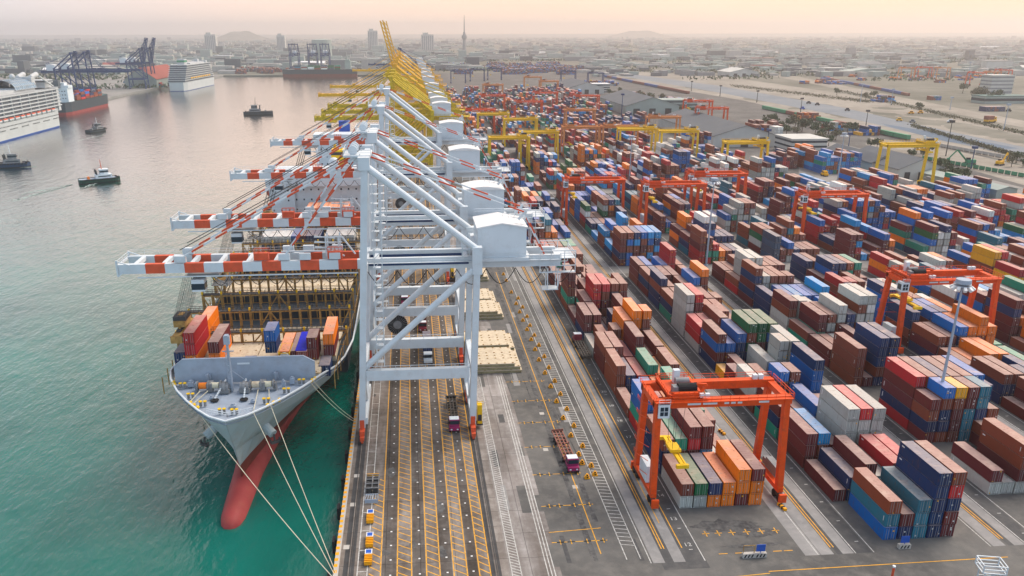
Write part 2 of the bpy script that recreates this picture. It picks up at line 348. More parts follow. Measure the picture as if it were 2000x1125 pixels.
def ground_mat(name, c0, c1, c2, s1=.03, s2=.5, slabs=None, rough=.9):
    m, t, b = newmat(name); b.inputs['Roughness'].default_value = rough; b.inputs['Specular IOR Level'].default_value = .1
    g = t.nodes.new('ShaderNodeNewGeometry')
    def rampn(s, a, bcol, lo=.35, hi=.65, sc=(1, 1, 1), det=7):
        mp = t.nodes.new('ShaderNodeMapping'); mp.inputs['Scale'].default_value = sc
        n = t.nodes.new('ShaderNodeTexNoise'); n.inputs['Scale'].default_value = s; n.inputs['Detail'].default_value = det; n.inputs['Roughness'].default_value = .62
        t.links.new(g.outputs['Position'], mp.inputs[0]); t.links.new(mp.outputs[0], n.inputs['Vector'])
        r = t.nodes.new('ShaderNodeValToRGB'); r.color_ramp.elements[0].position = lo; r.color_ramp.elements[1].position = hi
        r.color_ramp.elements[0].color = (*a, 1); r.color_ramp.elements[1].color = (*bcol, 1); t.links.new(n.outputs[0], r.inputs[0]); return r.outputs[0]
    base = rampn(s1, c0, c1); fine = rampn(s2, (0, 0, 0), (.7, .7, .7), .45, .75)
    x = t.nodes.new('ShaderNodeMix'); x.data_type = 'RGBA'; t.links.new(fine, x.inputs[0]); t.links.new(base, x.inputs[6]); x.inputs[7].default_value = (*c2, 1); c = x.outputs[2]
    if slabs:
        br = t.nodes.new('ShaderNodeTexBrick'); br.offset = 0; br.inputs['Scale'].default_value = 1; br.inputs['Brick Width'].default_value = slabs[0]; br.inputs['Row Height'].default_value = slabs[1]
        br.inputs['Mortar Size'].default_value = .06; br.inputs['Color1'].default_value = (.86, .86, .86, 1); br.inputs['Color2'].default_value = (1.1, 1.1, 1.1, 1); br.inputs['Mortar'].default_value = (.45, .45, .45, 1)
        t.links.new(g.outputs['Position'], br.inputs['Vector'])
        y = t.nodes.new('ShaderNodeMix'); y.data_type = 'RGBA'; y.blend_type = 'MULTIPLY'; y.inputs[0].default_value = 1
        t.links.new(c, y.inputs[6]); t.links.new(br.outputs[0], y.inputs[7]); c = y.outputs[2]
        st = rampn(.25, (.62, .58, .55), (1.08, 1.08, 1.08), .38, .62, (1, .12, 1))   # tyre wear along the quay
        y = t.nodes.new('ShaderNodeMix'); y.data_type = 'RGBA'; y.blend_type = 'MULTIPLY'; y.inputs[0].default_value = 1
        t.links.new(c, y.inputs[6]); t.links.new(st, y.inputs[7]); c = y.outputs[2]
    t.links.new(c, b.inputs['Base Color']); return m
M['asphalt'] = ground_mat('yard_asphalt', (.075, .075, .074), (.145, .142, .135), (.19, .18, .165), .035, .35)
M['lane'] = ground_mat('dark_truck_lane', (.06, .062, .065), (.10, .10, .10), (.14, .135, .13), .05, .5)
M['quayc'] = ground_mat('worn_quay_concrete', (.16, .14, .125), (.25, .225, .205), (.34, .32, .30), .07, .6, (6.2, 5.0))
M['slab'] = ground_mat('grey_concrete_slab', (.20, .185, .175), (.30, .28, .27), (.38, .37, .36), .06, .6, (9.6, 7.5))
M['strip'] = ground_mat('pale_runway_strip', (.20, .20, .20), (.27, .265, .26), (.34, .33, .32), .08, .5)
M['sand'] = ground_mat('bare_sand', (.22, .20, .17), (.33, .30, .26), (.15, .145, .12), .012, .08)
M['field'] = ground_mat('scrub_land', (.11, .112, .09), (.21, .20, .17), (.07, .08, .06), .006, .03)
M['road'] = ground_mat('new_asphalt_band', (.15, .175, .20), (.20, .22, .24), (.25, .26, .27), .01, .1)
M['roadd'] = ground_mat('dark_blue_road', (.09, .13, .18), (.12, .16, .21), (.14, .18, .22), .01, .1)
M['yardfar'] = ground_mat('pale_yard', (.20, .195, .185), (.30, .285, .27), (.15, .15, .14), .02, .2)

land = MB()
land.prism([(QX, -400), (9000, -400), (9000, 1890), (QX, 1890)], -8, -.012)
tag(land.build('ground', M['asphalt']), kind='structure')
land = MB(); land.prism([(-14000, 1872), (-392, 1851), (QX, 1838), (QX+1, 1890), (9000, 1891), (30000, 2200), (30000, 30000), (-30000, 30000), (-30000, 1872)], -8, -.02)
tag(land.build('far_shore', M['field']), kind='structure')
land = MB(); land.prism([(-9000, 300), (-428, 300), (-428, 1330), (-396, 1851.5), (-396, 1875), (-9000, 1871)], -8, -.016)
tag(land.build('left_shore', M['yardfar']), kind='structure')

Z1, Z2, Z3, Z4 = .004, .008, .012, .016
def strip(name, x0, x1, y0, y1, z, m): return poly_sheet(name, [(x0, y0), (x1, y0), (x1, y1), (x0, y1)], z, M[m])
strip('quay_apron', QX, 15.3, -60, 1500, 0, 'quayc')
strip('concrete_pavement', 15.3, 24.2, -60, 1500, 0, 'slab')
# roads between the blocks
GY0 = 116.6
BX = [50.9, 81.9, 114.2, 145.0, 176.3, 207.6, 238.9, 270.2, 301.5]
strip('truck_lane', 42.2, 50.3, GY0-2, 1080, Z1, 'lane')
strip('runway_strip', 40.8, 42.9, GY0, 1080, Z2, 'strip'); strip('runway_strip', 44.5, 46.6, GY0, 1080, Z2, 'strip')
for i in range(1, 7):
    x = BX[i]; y0 = GY0 if i < 4 else 130
    strip('truck_lane', x-7.6, x-1.2, y0, 480, Z1, 'lane')
    strip('runway_strip', x-10.6, x-8.2, y0, 480, Z2, 'strip'); strip('runway_strip', x-6.6, x-4.5, y0, 480, Z2, 'strip')
    if i == 1: strip('runway_strip', 68.4, 71.2, y0, 300, Z2, 'strip')
for (y0, y1) in ((294, 304), (456, 470), (640, 654)):
    strip('cross_road', 51, 330, y0, y1, Z3, 'yardfar')

# painted markings of the yard: one object per kind and colour
LW = .18
def lines(name, m, segs, z, w=LW):
    b = MB()
    for a, c in segs:
        a, c = Vector((*a, 0)), Vector((*c, 0)); d = (c-a).normalized(); n = Vector((-d.y, d.x, 0))*w/2
        b.face([(a-n)[:2]+(z,), (c-n)[:2]+(z,), (c+n)[:2]+(z,), (a+n)[:2]+(z,)])
    return tag(b.build(name, M[m], fix=False), kind='structure')
ys, wsg = [], []
lanes = [(-6.35, None), (-4.0, -1.35), (1.1, 3.7), (6.0, 8.3)]      # hatched yellow islands
pairs = [(-9.0, -7.0), (-4.1, -1.6), (1.0, 3.3), (5.7, 8.0), (10.1, 12.0)]
for (a, c) in pairs:
    if a > -9: ys.append(((a, 60), (a, 900)))
    ys.append(((c, 60), (c, 900)))
    y = 100.0
    while y < 420:
        if a > -9 or (y < 150): ys.append(((a, y+1.6), (c, y)))
        y += 2.0
wsg += [((-11.0, 60), (-11.0, 320)), ((-9.3, 60), (-9.3, 320))]
y = 100
while y < 300: wsg.append(((-11, y), (-9.3, y))); y += 6.1
for x in (15.7, 17.3): wsg.append(((x, 60), (x, 200)))
y = 90.0
while y < 200: wsg.append(((15.7, y+.9), (17.3, y))); y += .85
for x in (36.4, 38.9): wsg.append(((x, 118), (x, 420)))
y = 122.0
while y < 330: wsg.append(((36.4, y+.5), (38.9, y))); y += 1.25
for x in (50.1, 40.4): wsg.append(((x, GY0), (x, 640)))
for x in (21.9, 22.5, 23.1): wsg.append(((x, 60), (x, 200)))
for x in (43.4, 43.9, 47.2): ys.append(((x, GY0+4), (x, 640)))
ys.append(((32.2, 120), (32.2, 300))); ys.append(((45.4, GY0+12), (45.4, 300)))
for i in range(1, 7):
    x = BX[i]; wsg += [((x-.8, GY0), (x-.8, 470)), ((x-11.1, GY0), (x-11.1, 470)), ((x-4.2, GY0), (x-4.2, 470))]
    ys += [((x-7.9, GY0+2), (x-7.9, 470)), ((x-7.3, GY0+2), (x-7.3, 470))]
for y in range(0, 40):     # slot ticks and crosses
    yy = 120+y*6.6
    for i in range(0, 4): wsg.append(((BX[i]-2.6, yy), (BX[i]-1.9, yy)))
cross = []
for y in (124, 136, 148, 160, 172, 184, 196):
    for x in (25.6, 27.6, 30.6, 33.6):
        cross += [((x-.7, y), (x+.7, y)), ((x, y-.7), (x, y+.7))]
    cross.append(((24, y), (34, y)))
for x in (53, 55.4, 58, 60.8, 63.6, 66.4): cross += [((x-.7, 124.5), (x+.7, 124.5)), ((x, 123.6), (x, 125.4))]
for x in (54, 57, 64, 66): cross += [((x-.8, 118.3), (x+.8, 118.3))]
ys += cross
ys.append(((60, 112.8), (104, 113.4))); ys.append(((49, 111.5), (60, 112.3))); ys.append(((34, 127.9), (24, 127.2)))
lines('yellow_road_markings', 'line_y', ys, Z4); lines('white_road_markings', 'line_w', wsg, .020)
dots = MB()
for xd in (-5.3, -.2, 4.6, 9.1):
    y = 104
    while y < 400: dots.box(xd-.17, xd+.17, y-.15, y+.15, 0, .022); y += 4.3
tag(dots.build('lane_stud_markings', M['roofwhite']), kind='structure')
# lane numbers painted in the truck lane
for k, s in enumerate(['12', '13', '14', '15', '16', '17', '18', '19', '20', '21']):
    cu = bpy.data.curves.new('lane_number', 'FONT'); cu.body = s[::-1] if 0 else s; cu.size = 1.5; cu.extrude = 0
    tmp = bpy.data.objects.new('tmp_text', cu); col.objects.link(tmp)
    dg = bpy.context.evaluated_depsgraph_get(); me = bpy.data.meshes.new_from_object(tmp.evaluated_get(dg)); bpy.data.objects.remove(tmp)
    me.materials.clear(); me.materials.append(M['line_w']); o = bpy.data.objects.new('lane_number_marking', me); col.objects.link(o)
    o.location = (47.8, 121+k*8.3, .024); tag(o, kind='structure')
# stains
def blob(name, cx, cy, rx, ry, z, m):
    p = [(cx+math.cos(t)*rx*random.uniform(.6, 1.1), cy+math.sin(t)*ry*random.uniform(.6, 1.1)) for t in [2*math.pi*i/22 for i in range(22)]]
    return poly_sheet(name, p, z, m)
M['stain'] = ground_mat('tyre_stain', (.05, .05, .052), (.12, .12, .118), (.16, .155, .15), .3, 1.2)
blob('oil_stain', 58, 126.6, 7, 2.6, Z1, M['stain']); blob('oil_stain', 63, 124, 5, 1.5, Z2, M['stain']); blob('oil_stain', 61, 120.4, 6.5, .8, Z1, M['stain'])
strip('tyre_track', 30.2, 31.3, 118, 330, Z1, 'stain'); strip('tyre_track', 33.0, 34.0, 130, 330, Z1, 'stain')
M['trk'] = ground_mat('worn_dark_lane', (.075, .068, .062), (.135, .12, .11), (.19, .175, .165), .09, .7, (6.2, 5.0))
for xa, xb in ((-6.8, -4.3), (-1.4, .8), (3.5, 5.5), (8.2, 9.9)): strip('dark_driving_lane', xa, xb, -60, 900, .003, 'trk')
random.seed(21)
k_ = 0
for gx in range(8):
    for gy in range(11):
        if random.random() < .45: continue
        x = 16.2+gx*3.1+random.uniform(0, .8); y = 114+gy*19+random.uniform(0, 5); w = random.uniform(.8, 2.0); l = random.uniform(2, 11)
        strip('patched_paving', x, x+w, y, y+l, .0058, random.choice(('lane', 'strip', 'asphalt', 'asphalt')))
for gx in range(5):
    for gy in range(14):
        if random.random() < .5: continue
        x = -10.5+gx*4.8+random.uniform(-.6, .6); y = 110+gy*13+random.uniform(-3, 3)
        blob('oil_stain', x, y, random.uniform(.3, 1.1), random.uniform(.5, 2.6), .0062, M['stain'])
for i in range(9):
    x0 = 24.6+i*1.5; y0 = random.uniform(114, 200); x1 = x0+random.uniform(-1.5, 1.5)
    lines('tyre_skid_mark', 'stain', [((x0, y0), (x1, y0+random.uniform(14, 40)))], .0068+i*.0005, .32)
for x, y in ((31.5, 142), (28, 158), (-13.6, 139), (-13.9, 125), (-13.5, 150), (30, 176)): strip('access_cover', x, x+1.1, y, y+1.3, .009, 'conc')
random.seed(7)
# quay edge: cope beam, crane rails, fenders
cope = MB(); cope.box(QX-.5, QX+.35, -60, 1500, -4.5, .35); tag(cope.build('quay_edge_beam', M['conc']), kind='structure')
b = MB(); y = 60
while y < 330: b.box(QX-.53, QX+.1, y, y+.8, .1, .38); y += 1.7
tag(b.build('edge_hazard_markings', M['yelblk']), kind='structure')
b = MB()
for x in (-12.7, -12.3, 12.8, 13.2): b.box(x-.07, x+.07, -60, 1500, .0, .10)
tag(b.build('crane_rail', M['dark']), kind='structure')
b = MB()
for x0, x1 in ((-12.2, -11.6), (-13.5, -12.8), (13.35, 13.9), (12.1, 12.7)): b.face([(x0, -60, Z1), (x1, -60, Z1), (x1, 1500, Z1), (x0, 1500, Z1)])
tag(b.build('rail_trench', M['dark'], fix=False), kind='structure')
fproto = None
for i, y in enumerate(range(96, 300, 11)):
    if fproto is None:
        fproto = root('quay_fender', '', 'fender', (0, 0, 0)); f = MB(); f.box(-.5, 0, -1, 1, -4, -.4); f.build('fender_panel', M['black'], fproto)
        f = MB(); f.tube((-.1, 0, -1.4), (.6, 0, -1.4), .6, 10); f.build('rubber_cone', M['black'], fproto)
    place(fproto, (QX-1.1, y, 0), 0, 'black rubber fender panel on the quay wall facing the water', 'fenders along the quay wall', i == 0)

# far bands: sand, road, rail corridor (right hand side), basins of fields
def band(name, top, bot, z, m):
    p = [G(x, y) for x, y in top]+[G(x, y) for x, y in bot[::-1]]
    return poly_sheet(name, [(q.x, q.y) for q in p], z, M[m])
band('scrub_field', [(1120, 112), (1500, 112), (2300, 150)], [(1140, 140), (1700, 236), (2300, 420)], .0, 'field')
band('sand_strip', [(1170, 136), (1420, 150), (1660, 185), (2200, 300)], [(1180, 150), (1450, 196), (1750, 262), (2200, 372)], .006, 'sand')
band('paved_corridor', [(1180, 138), (1400, 167), (1640, 209), (1850, 256), (2300, 350)], [(1180, 143), (1400, 180), (1640, 226), (1850, 276), (2300, 372)], .075, 'road')
band('blue_road_patch', [(1720, 241), (1850, 263), (1990, 290)], [(1735, 247), (1850, 277), (1965, 291)], .085, 'roadd')
band('gravel_road', [(1320, 112), (1560, 150), (1760, 190), (2250, 284)], [(1320, 116), (1560, 158), (1760, 201), (2250, 300)], .08, 'sand')
band('gravel_yard', [(1850, 158), (2100, 175), (2400, 210)], [(1700, 176), (1900, 222), (2400, 300)], .010, 'field')
band('construction_yard', [(1700, 268), (1850, 290), (2200, 372)], [(1690, 282), (1850, 318), (2200, 420)], .019, 'sand')
band('pale_yard', [(1560, 262), (1850, 330), (2300, 440)], [(1560, 380), (1850, 420), (2300, 560)], .003, 'yardfar')

random.seed(33)
for i in range(26):
    t_ = i/26; p = G(1230+t_*820+random.uniform(-12, 12), 150+t_*128+random.uniform(-6, 9)); blob('scrub_patch', p.x, p.y, random.uniform(10, 34), random.uniform(12, 60), .0265+.0006*i, M['field'])
for i in range(12):
    p = G(random.uniform(1720, 2000), random.uniform(168, 235)); blob('scrub_patch', p.x, p.y, random.uniform(10, 26), random.uniform(12, 40), .0445+.0006*i, M['field'])
random.seed(7)
# ------------------------------------------------------------------ ship-to-shore cranes
def sts(name, label, c, stripe, up=False, house='barrel', detail=True, group='ship-to-shore cranes along the quay', X=0, Y=0, rz=0, tip=-63.5):
    rt = root(name, label, 'crane', (X, Y, 0), rz, group)
    W = 9.5
    for sx, sy in ((-1, -1), (-1, 1), (1, -1), (1, 1)):
        y = sy*W; b = MB()
        if sx < 0: b.bar((-12.5, y, 2.6), (-9.3, y, 63), 1.42, 1.42, up=(0, 1, 0)); b.box(-10.6, -8.2, y-1.05, y+1.05, 61.4, 64)
        else: b.bar((12.9, y, 2.6), (14.0, y, 44), 1.42, 1.42, up=(0, 1, 0)); b.box(12.9, 15.0, y-1.0, y+1.0, 38.6, 44.6)
        lg = b.build('leg', c, rt)
        k = MB(); x0 = -12.5 if sx < 0 else 12.9
        k.box(x0-.55, x0+.55, y-2.6, y+2.6, 1.6, 2.6); k.box(x0-.45, x0+.45, y-3.6, y-1.2, .7, 1.6); k.box(x0-.45, x0+.45, y+1.2, y+3.6, .7, 1.6)
        for wy in (-3.2, -1.7, 1.7, 3.2): k.tube((x0-.25, y+wy, .45), (x0+.25, y+wy, .45), .42, 10)
        k.build('bogie', M['signal'] if stripe else c, lg)
        if stripe and sy < 0: k = MB(); k.box(x0-.5, x0+.5, y-1.1, y-.7, 2.0, 4.6); k.build('buffer', M['signal'], lg)
    for sy in (-1, 1):
        b = MB(); y = sy*W; b.box(-11.0, 12.2, y-.75, y+.75, 14.3, 16.7)
        b.rail((-11, y-.7, 16.7), (12.2, y-.7, 16.7), 1.1, 3); b.build('portal_beam', c, rt)
        b = MB(); b.tube((-11.3, y, 17.2), (13.2, y, 39.4), .72, 10); b.build('diagonal_brace', c, rt)
        b = MB(); b.tube((-9.2, y, 62.2), (13.9, y, 44.0), .74, 12); b.build('back_brace', c, rt)
    for x, z in ((-11.8, 4), (13.0, 4), (-11.6, 15.6), (13.2, 15.6), (-10.4, 39.6), (13.9, 42.6), (-9.4, 62.6)):
        b = MB(); b.box(x-.6, x+.6, -W, W, z-.8, z+.8)
        if z == 4: b.tube((x, -W, 16), (x, 0, 5), .4, 8); b.tube((x, W, 16), (x, 0, 5), .4, 8)
        if z == 62.6: b.tube((-10.3, -W, 40), (-9.4, -3, 62), .35, 8); b.tube((-10.3, W, 40), (-9.4, 3, 62), .35, 8)
        b.build('tie_beam', c, rt)
    # apex platform and sheaves
    b = MB(); b.box(-14.0, -8.2, -4.5, 4.5, 63.2, 63.6); b.rail((-14, -4.5, 63.6), (-8.2, -4.5, 63.6)); b.rail((-14, 4.5, 63.6), (-8.2, 4.5, 63.6)); b.rail((-14, -4.5, 63.6), (-14, 4.5, 63.6))
    for y in (-3, 0, 3): b.tube((-12, y-.3, 64.5), (-12, y+.3, 64.5), 1.0, 12); b.bar((-10.5, y, 61), (-12, y, 64.5), .5)
    b.build('apex_platform', c, rt)
    # fixed girders
    for y in (-3.5, 3.5):
        b = MB(); b.box(-10.0, 33.2, y-.65, y+.65, 38.4, 40.9)
        if detail:
            o_ = -1.5 if y < 0 else 1.5
            b.box(-10, 33.2, min(y, y+o_), max(y, y+o_), 40.0, 40.1); b.rail((-10, y+o_, 40.1), (33.2, y+o_, 40.1), 1.1, 2.4)
            b.box(-9.6, 12.5, y-.68, y-.645, 39.3, 40.0, 1)
        b.build('main_girder', [c, M['bluesteel']], rt)
    for x in (-8, 12, 26, 32.8): b = MB(); b.box(x-.5, x+.5, -2.9, 2.9, 39.0, 40.4); b.build('girder_tie', c, rt)
    # machinery house
    b = MB(); wm, rm = 0, 1
    if house == 'gable': b.gable(14.4, 25.2, -5.4, 5.6, 40.6, 47.6, 48.5, 'y', 0, 1, .25)
    else:
        b.box(14.4, 25.2, -5.0, 5.4, 41.0, 48.0); n = 8
        pts = [(14.2+11.2*i/n, 48.0+.85*math.sin(math.pi*i/n)) for i in range(n+1)]
        for (x0, z0), (x1, z1) in zip(pts, pts[1:]): b.face([(x0, -5.2, z0), (x1, -5.2, z1), (x1, 5.6, z1), (x0, 5.6, z0)], 1)
        for y in (-5.2, 5.6): b.face([(x, y, z) for x, z in pts]+[(14.2+11.2, y, 47.9), (14.2, y, 47.9)], 1)
    b.rail((14.6, 5.4, 48.6), (25, 5.4, 48.6)); b.rail((25, -5, 48.4), (25, 5.4, 48.4)); b.rail((19.8, -5, 49.9), (25, -5, 48.9), 1, 1.2)
    mh = b.build('machinery_house', [M['white2'], M['roofwhite']], rt)
    b = MB(); b.box(14.0, 25.8, -6.2, 6.4, 40.3, 41.0); b.rail((14, -6.2, 41), (25.8, -6.2, 41)); b.box(12.0, 13.0, -5.5, -3.5, 41, 45.5) if 0 else None
    for z in (41, 43, 45): b.bar((11.0, -5, z), (12.6, -5, z+1.4), .12); b.bar((11, -6, z), (12.6, -6, z), .12)
    for x in (11.0, 12.6):
        for y in (-6, -4.6): b.bar((x, y, 41), (x, y, 46.6), .14)
    b.build('house_platform', c, rt)
    # rear walkway baskets
    b = MB()
    for x in (28.5, 31, 34, 36.5):
        b.bar((x, -4.6, 37.0), (x, -4.6, 42), .16); b.bar((x, 4.6, 37.0), (x, 4.6, 42), .16)
    for z in (37, 38.6, 42): b.bar((28.5, -4.6, z), (36.5, -4.6, z), .18); b.bar((28.5, 4.6, z), (36.5, 4.6, z), .16)
    for x in (30.3, 32.6): b.bar((x, -4.6, 33), (x, -4.6, 38), .2); b.bar((x, -2, 33), (x, -2, 38), .2)
    b.box(29.2, 32.8, -4.8, -1.8, 32.9, 33.1); b.bar((33.2, -4.6, 37), (32.6, -4.6, 33), .16); b.box(28.5, 36.5, -4.6, -3.6, 37.0, 37.1); b.box(33, 36.5, -4.6, 4.6, 40.2, 40.3)
    b.rail((33, -4.6, 40.3), (36.5, -4.6, 40.3)); b.rail((36.5, -4.6, 40.3), (36.5, 4.6, 40.3))
    b.build('rear_platform', c, rt)
    # stays behind
    def striped(a, d, r, n, w0=0):
        b = MB(); a, d = Vector(a), Vector(d)
        for i in range(n):
            p, q = a+(d-a)*i/n, a+(d-a)*(i+1)/n; b.bar(p, q, r, r, mi=(i+w0) % 2 if stripe else 0)
        return b
    for y in (-3.2, 3.2):
        b = striped((-9, y, 63.4), (25.0, y, 50.6), .3, 9, 1); q = striped((25, y, 50.6), (29.6, y, 41), .36, 4); n = len(b.v)
        b.v += q.v; b.f += [tuple(n+i for i in f) for f in q.f]; b.mi += q.mi; b.uv += q.uv
        b.bar((23.6, y, 49), (25.4, y, 51), .5); b.build('back_stay', [c, M['signal']], rt)
    # boom
    if up:
        hinge = V(-11.5, 0, 40); ang = R(76)
        def bt(x): d = -(x-hinge.x); return V(hinge.x-d*math.cos(ang), 0, hinge.z+d*math.sin(ang))
    else:
        def bt(x): return V(x, 0, 39.75)
    xs = [tip]; x = tip+5.7
    while x < -12: xs.append(x); x += 4.15
    xs.append(-11.4)
    b = MB()
    for y in (-3.5, 3.5):
        for i, (xa, xb) in enumerate(zip(xs, xs[1:])):
            a, d = bt(xa), bt(xb); a.y = d.y = y; b.bar(a, d, 1.15, 2.1 if not up else 1.2, mi=(i % 2) if stripe else 0, up=(0, 0, 1) if not up else (1, 0, 0))
            if up: b.bar(a+V(2.6, 0, .6), d+V(2.6, 0, .6), 1.0, 1.0); b.bar(a, d+V(2.6, 0, .6), .6)
    for x in range(int(tip)+3, -12, 6):
        a = bt(x); dv = Vector((0, 2.9, 0)); off = V(0, 0, .6) if not up else V(0, 0, 0); b.bar(a-dv+off, a+dv+off, .9, .9)
    if not up:
        b.box(tip-.4, tip, -4.1, 4.1, 40.2, 40.7)
        for y in (-4.1, 4.1): b.bar((tip-.2, y, 38.2), (tip-.2, y, 41.8), .35); b.bar((tip-.2, y, 41.6), (tip+2.5, y, 40.6), .2); b.bar((tip-.2, y, 38.2), (tip+.8, y, 39.0), .3)
        b.rail((tip, -4.1, 40.7), (tip, 4.1, 40.7), 1.1, 1.4, .04)
        b.rail((tip, 4.4, 40.8), (-12, 4.4, 40.8), 1.1, 3.1, .03)
        b.bar((tip+4, -4.6, 38.0), (-12, -4.6, 38.0), .2, .25)
        for x in (-50.3, -28, -23.5, -17):
            b.box(x-1.2, x+1.2, -4.0, -3.0, 41, 42.4, 0); b.box(x-1.2, x+1.2, 3.0, 4.0, 41, 42.4, 0)
        if stripe:
            for x in (-33, -17): b.box(x-1.6, x+1.6, -3.6, -2.6, 41, 42.6, 1); b.rail((x-1.6, -3.6, 42.6), (x+1.6, -3.6, 42.6), 1, .8, mi=1); b.rail((x-1.6, -2, 41.6), (x+1.6, -2, 41.6), 1.8, .8, mi=1)
    b.build('boom', [c, M['signal']], rt)
    for y in (-3.2, 3.2):
        for j, xe in enumerate((-50.3, -28.0)):
            b = MB(); top = V(-10.4, y, 63.6)
            if not up:
                for off in (-.42, .42):
                    q = striped((top.x, y+off, top.z), (xe, y+off, 41.8), .34, 15 if j == 0 else 9); n = len(b.v)
                    b.v += q.v; b.f += [tuple(n+i for i in f) for f in q.f]; b.mi += q.mi; b.uv += q.uv
                if j == 0: b.tube((top.x, y, top.z+1), (xe, y, 43.6), .09, 5, 2)
            else:
                e = bt(xe); mid = (top+e)/2+V(3, 0, -2); b.bar(top, mid, .5); b.bar(mid, V(e.x, y, e.z), .5)
            b.build('fore_stay', [c, M['signal'], M['dark']], rt)
    # ladder tower beside the seaward leg
    b = MB()
    for x in (-8.6, -6.9):
        for y in (-8.6, -7.0): b.bar((x, y, 17), (x+.6, y, 60), .15)
    for z in range(18, 60, 2):
        b.bar((-8.6+(z-17)*.014, -8.6, z), (-6.9+(z-17)*.014, -8.6, z+1.9), .12); b.box(-8.5, -6.9, -8.6, -7.0, z, z+.08)
    b.build('stair_tower', c, rt)
    # trolley, operator cab, spreader
    tx = -46 if not up else 4
    b = MB(); b.box(tx-3.4, tx+3.4, -3.0, 3.0, 37.4, 38.1); b.bar((tx+2, -3, 37.4), (tx+5, -3, 35.6), .2); b.bar((tx+5, -3, 38), (tx+5, -3, 35.4), .2); b.bar((tx+5, 0, 38), (tx+5, 0, 35.4), .2)
    b.box(tx+1.6, tx+5.6, -3.2, 0, 35.3, 35.4); b.rail((tx+1.6, -3.2, 35.4), (tx+5.6, -3.2, 35.4)); b.build('trolley', M['grey'] if stripe else c, rt)
    b = MB(); b.box(tx-2.6, tx+.2, -3.6, -1.2, 34.2, 36.9); b.box(tx-2.63, tx+.23, -3.63, -1.17, 34.6, 36.0, 1); b.build('operator_cab', [M['white2'], M['glass']], rt)
    if detail and not up:
        b = MB(); sx_, sz_ = -52.6, 27.0
        for dx in (-1.4, -.5, .5, 1.4):
            for y in (-4.2, -1.2, 1.2, 4.2): b.bar((tx+dx-3, y*.6, 37.4), (sx_+dx, y*.45, sz_), .07)
        b.build('hoist_rope', M['dark'], rt)
        b = MB(); b.box(sx_-1.3, sx_+1.3, -2.6, 2.6, sz_-1.4, sz_); b.box(sx_-.6, sx_+.6, -1, 1, sz_, sz_+1); b.box(sx_-.9, sx_+.9, -6, 6, sz_-3.2, sz_-2.2)
        for y in (-5.9, 5.9): b.box(sx_-1.25, sx_+1.25, y-.3, y+.3, sz_-3.9, sz_-2.3)
        for y in (-2, 2): b.bar((sx_, y, sz_-1.2), (sx_, y*1.6, sz_-2.4), .4)
        b.build('spreader', [M['lash']], rt)
        b = MB(); b.box(sx_-1.4, sx_+1.4, -2.2, 2.2, sz_-.1, sz_+.9); b.box(sx_-.5, sx_+.5, -3.8, 3.8, sz_-2.1, sz_-1.7); b.build('head_block', M['dark'], rt)
        b = MB(); x = -10.0                              # festoon cable loops below the girder
        while x < 31: b.path([(x+6.6*i/8, -4.4, 38.2-3.6*math.sin(math.pi*i/8)) for i in range(9)], .09); x += 6.6
        b.build('festoon_cable', M['black'], rt); b = MB(); x = -44.0
        while x < -12: b.path([(x+4*i/6, -4.4, 38.0-2.2*math.sin(math.pi*i/6)) for i in range(7)], .08); x += 4
        b.build('festoon_cable', M['black'], rt)
        b = MB(); cx, cz, y = -4.6, 12.0, -W-.9; N = 26; ro, ri = 2.75, 1.15
        for i in range(N):
            a, d = 2*math.pi*i/N, 2*math.pi*(i+1)/N
            for rr0, rr1, mi in ((ri, ro, 0),):
                p = [V(cx+rr0*math.cos(a), y, cz+rr0*math.sin(a)), V(cx+rr1*math.cos(a), y, cz+rr1*math.sin(a)), V(cx+rr1*math.cos(d), y, cz+rr1*math.sin(d)), V(cx+rr0*math.cos(d), y, cz+rr0*math.sin(d))]
                q = [v+V(0, .5, 0) for v in p]; b.face(p, 0); b.face(q[::-1], 0); b.face([p[1], q[1], q[2], p[2]], 0)
            b.bar((cx+ri*.9*math.cos(a), y-.05, cz+ri*.9*math.sin(a)), (cx+ro*math.cos(a), y-.05, cz+ro*math.sin(a)), .07, mi=1)
        b.tube((cx, y-.25, cz), (cx, y+.8, cz), 1.15, 14, 1); b.bar((cx, y+.8, cz), (cx, y+.8, 14.5), .8, mi=1)
        if house != 'gable': b.build('cable_reel', [M['black'], M['grey']], rt)
        b = MB(); b.box(14.2, 15.3, -W+2, -W+3.6, 1.2, 6.0); b.rail((13.8, -W+1.8, 6), (15.5, -W+1.8, 6)); b.box(14.3, 15.2, -W+1.95, -W+2.0, 2.0, 3.6, 1); b.box(14.0, 15.5, -W+1.8, -W+3.8, .9, 1.2, 1); b.build('electrical_cabinet', [M['byellow'], M['dark']], rt)
        b = MB(); b.box(-29.0, -16.0, -1.0, -.6, 42.0, 42.3)          # boom latch frame / hoist maintenance frame
        for x in (-19, -16.2): b.bar((x, -2, 41), (x, -2, 45.6), .3); b.bar((x, 2, 41), (x, 2, 45.6), .3)
        for z in (43.2, 44.4, 45.6): b.bar((-21.5, -2, z), (-15.4, -2, z), .2); b.bar((-21.5, -1, z), (-17, -1, z-.6), .2)
        b.bar((-15.4, -2, 45.6), (-12.6, -2, 41.6), .3); b.bar((-19, -2, 43), (-15, -2, 41.2), .3)
        b.build('latch_frame', c, rt)
    return rt
ordn = ['nearest', 'second', 'third', 'farthest']
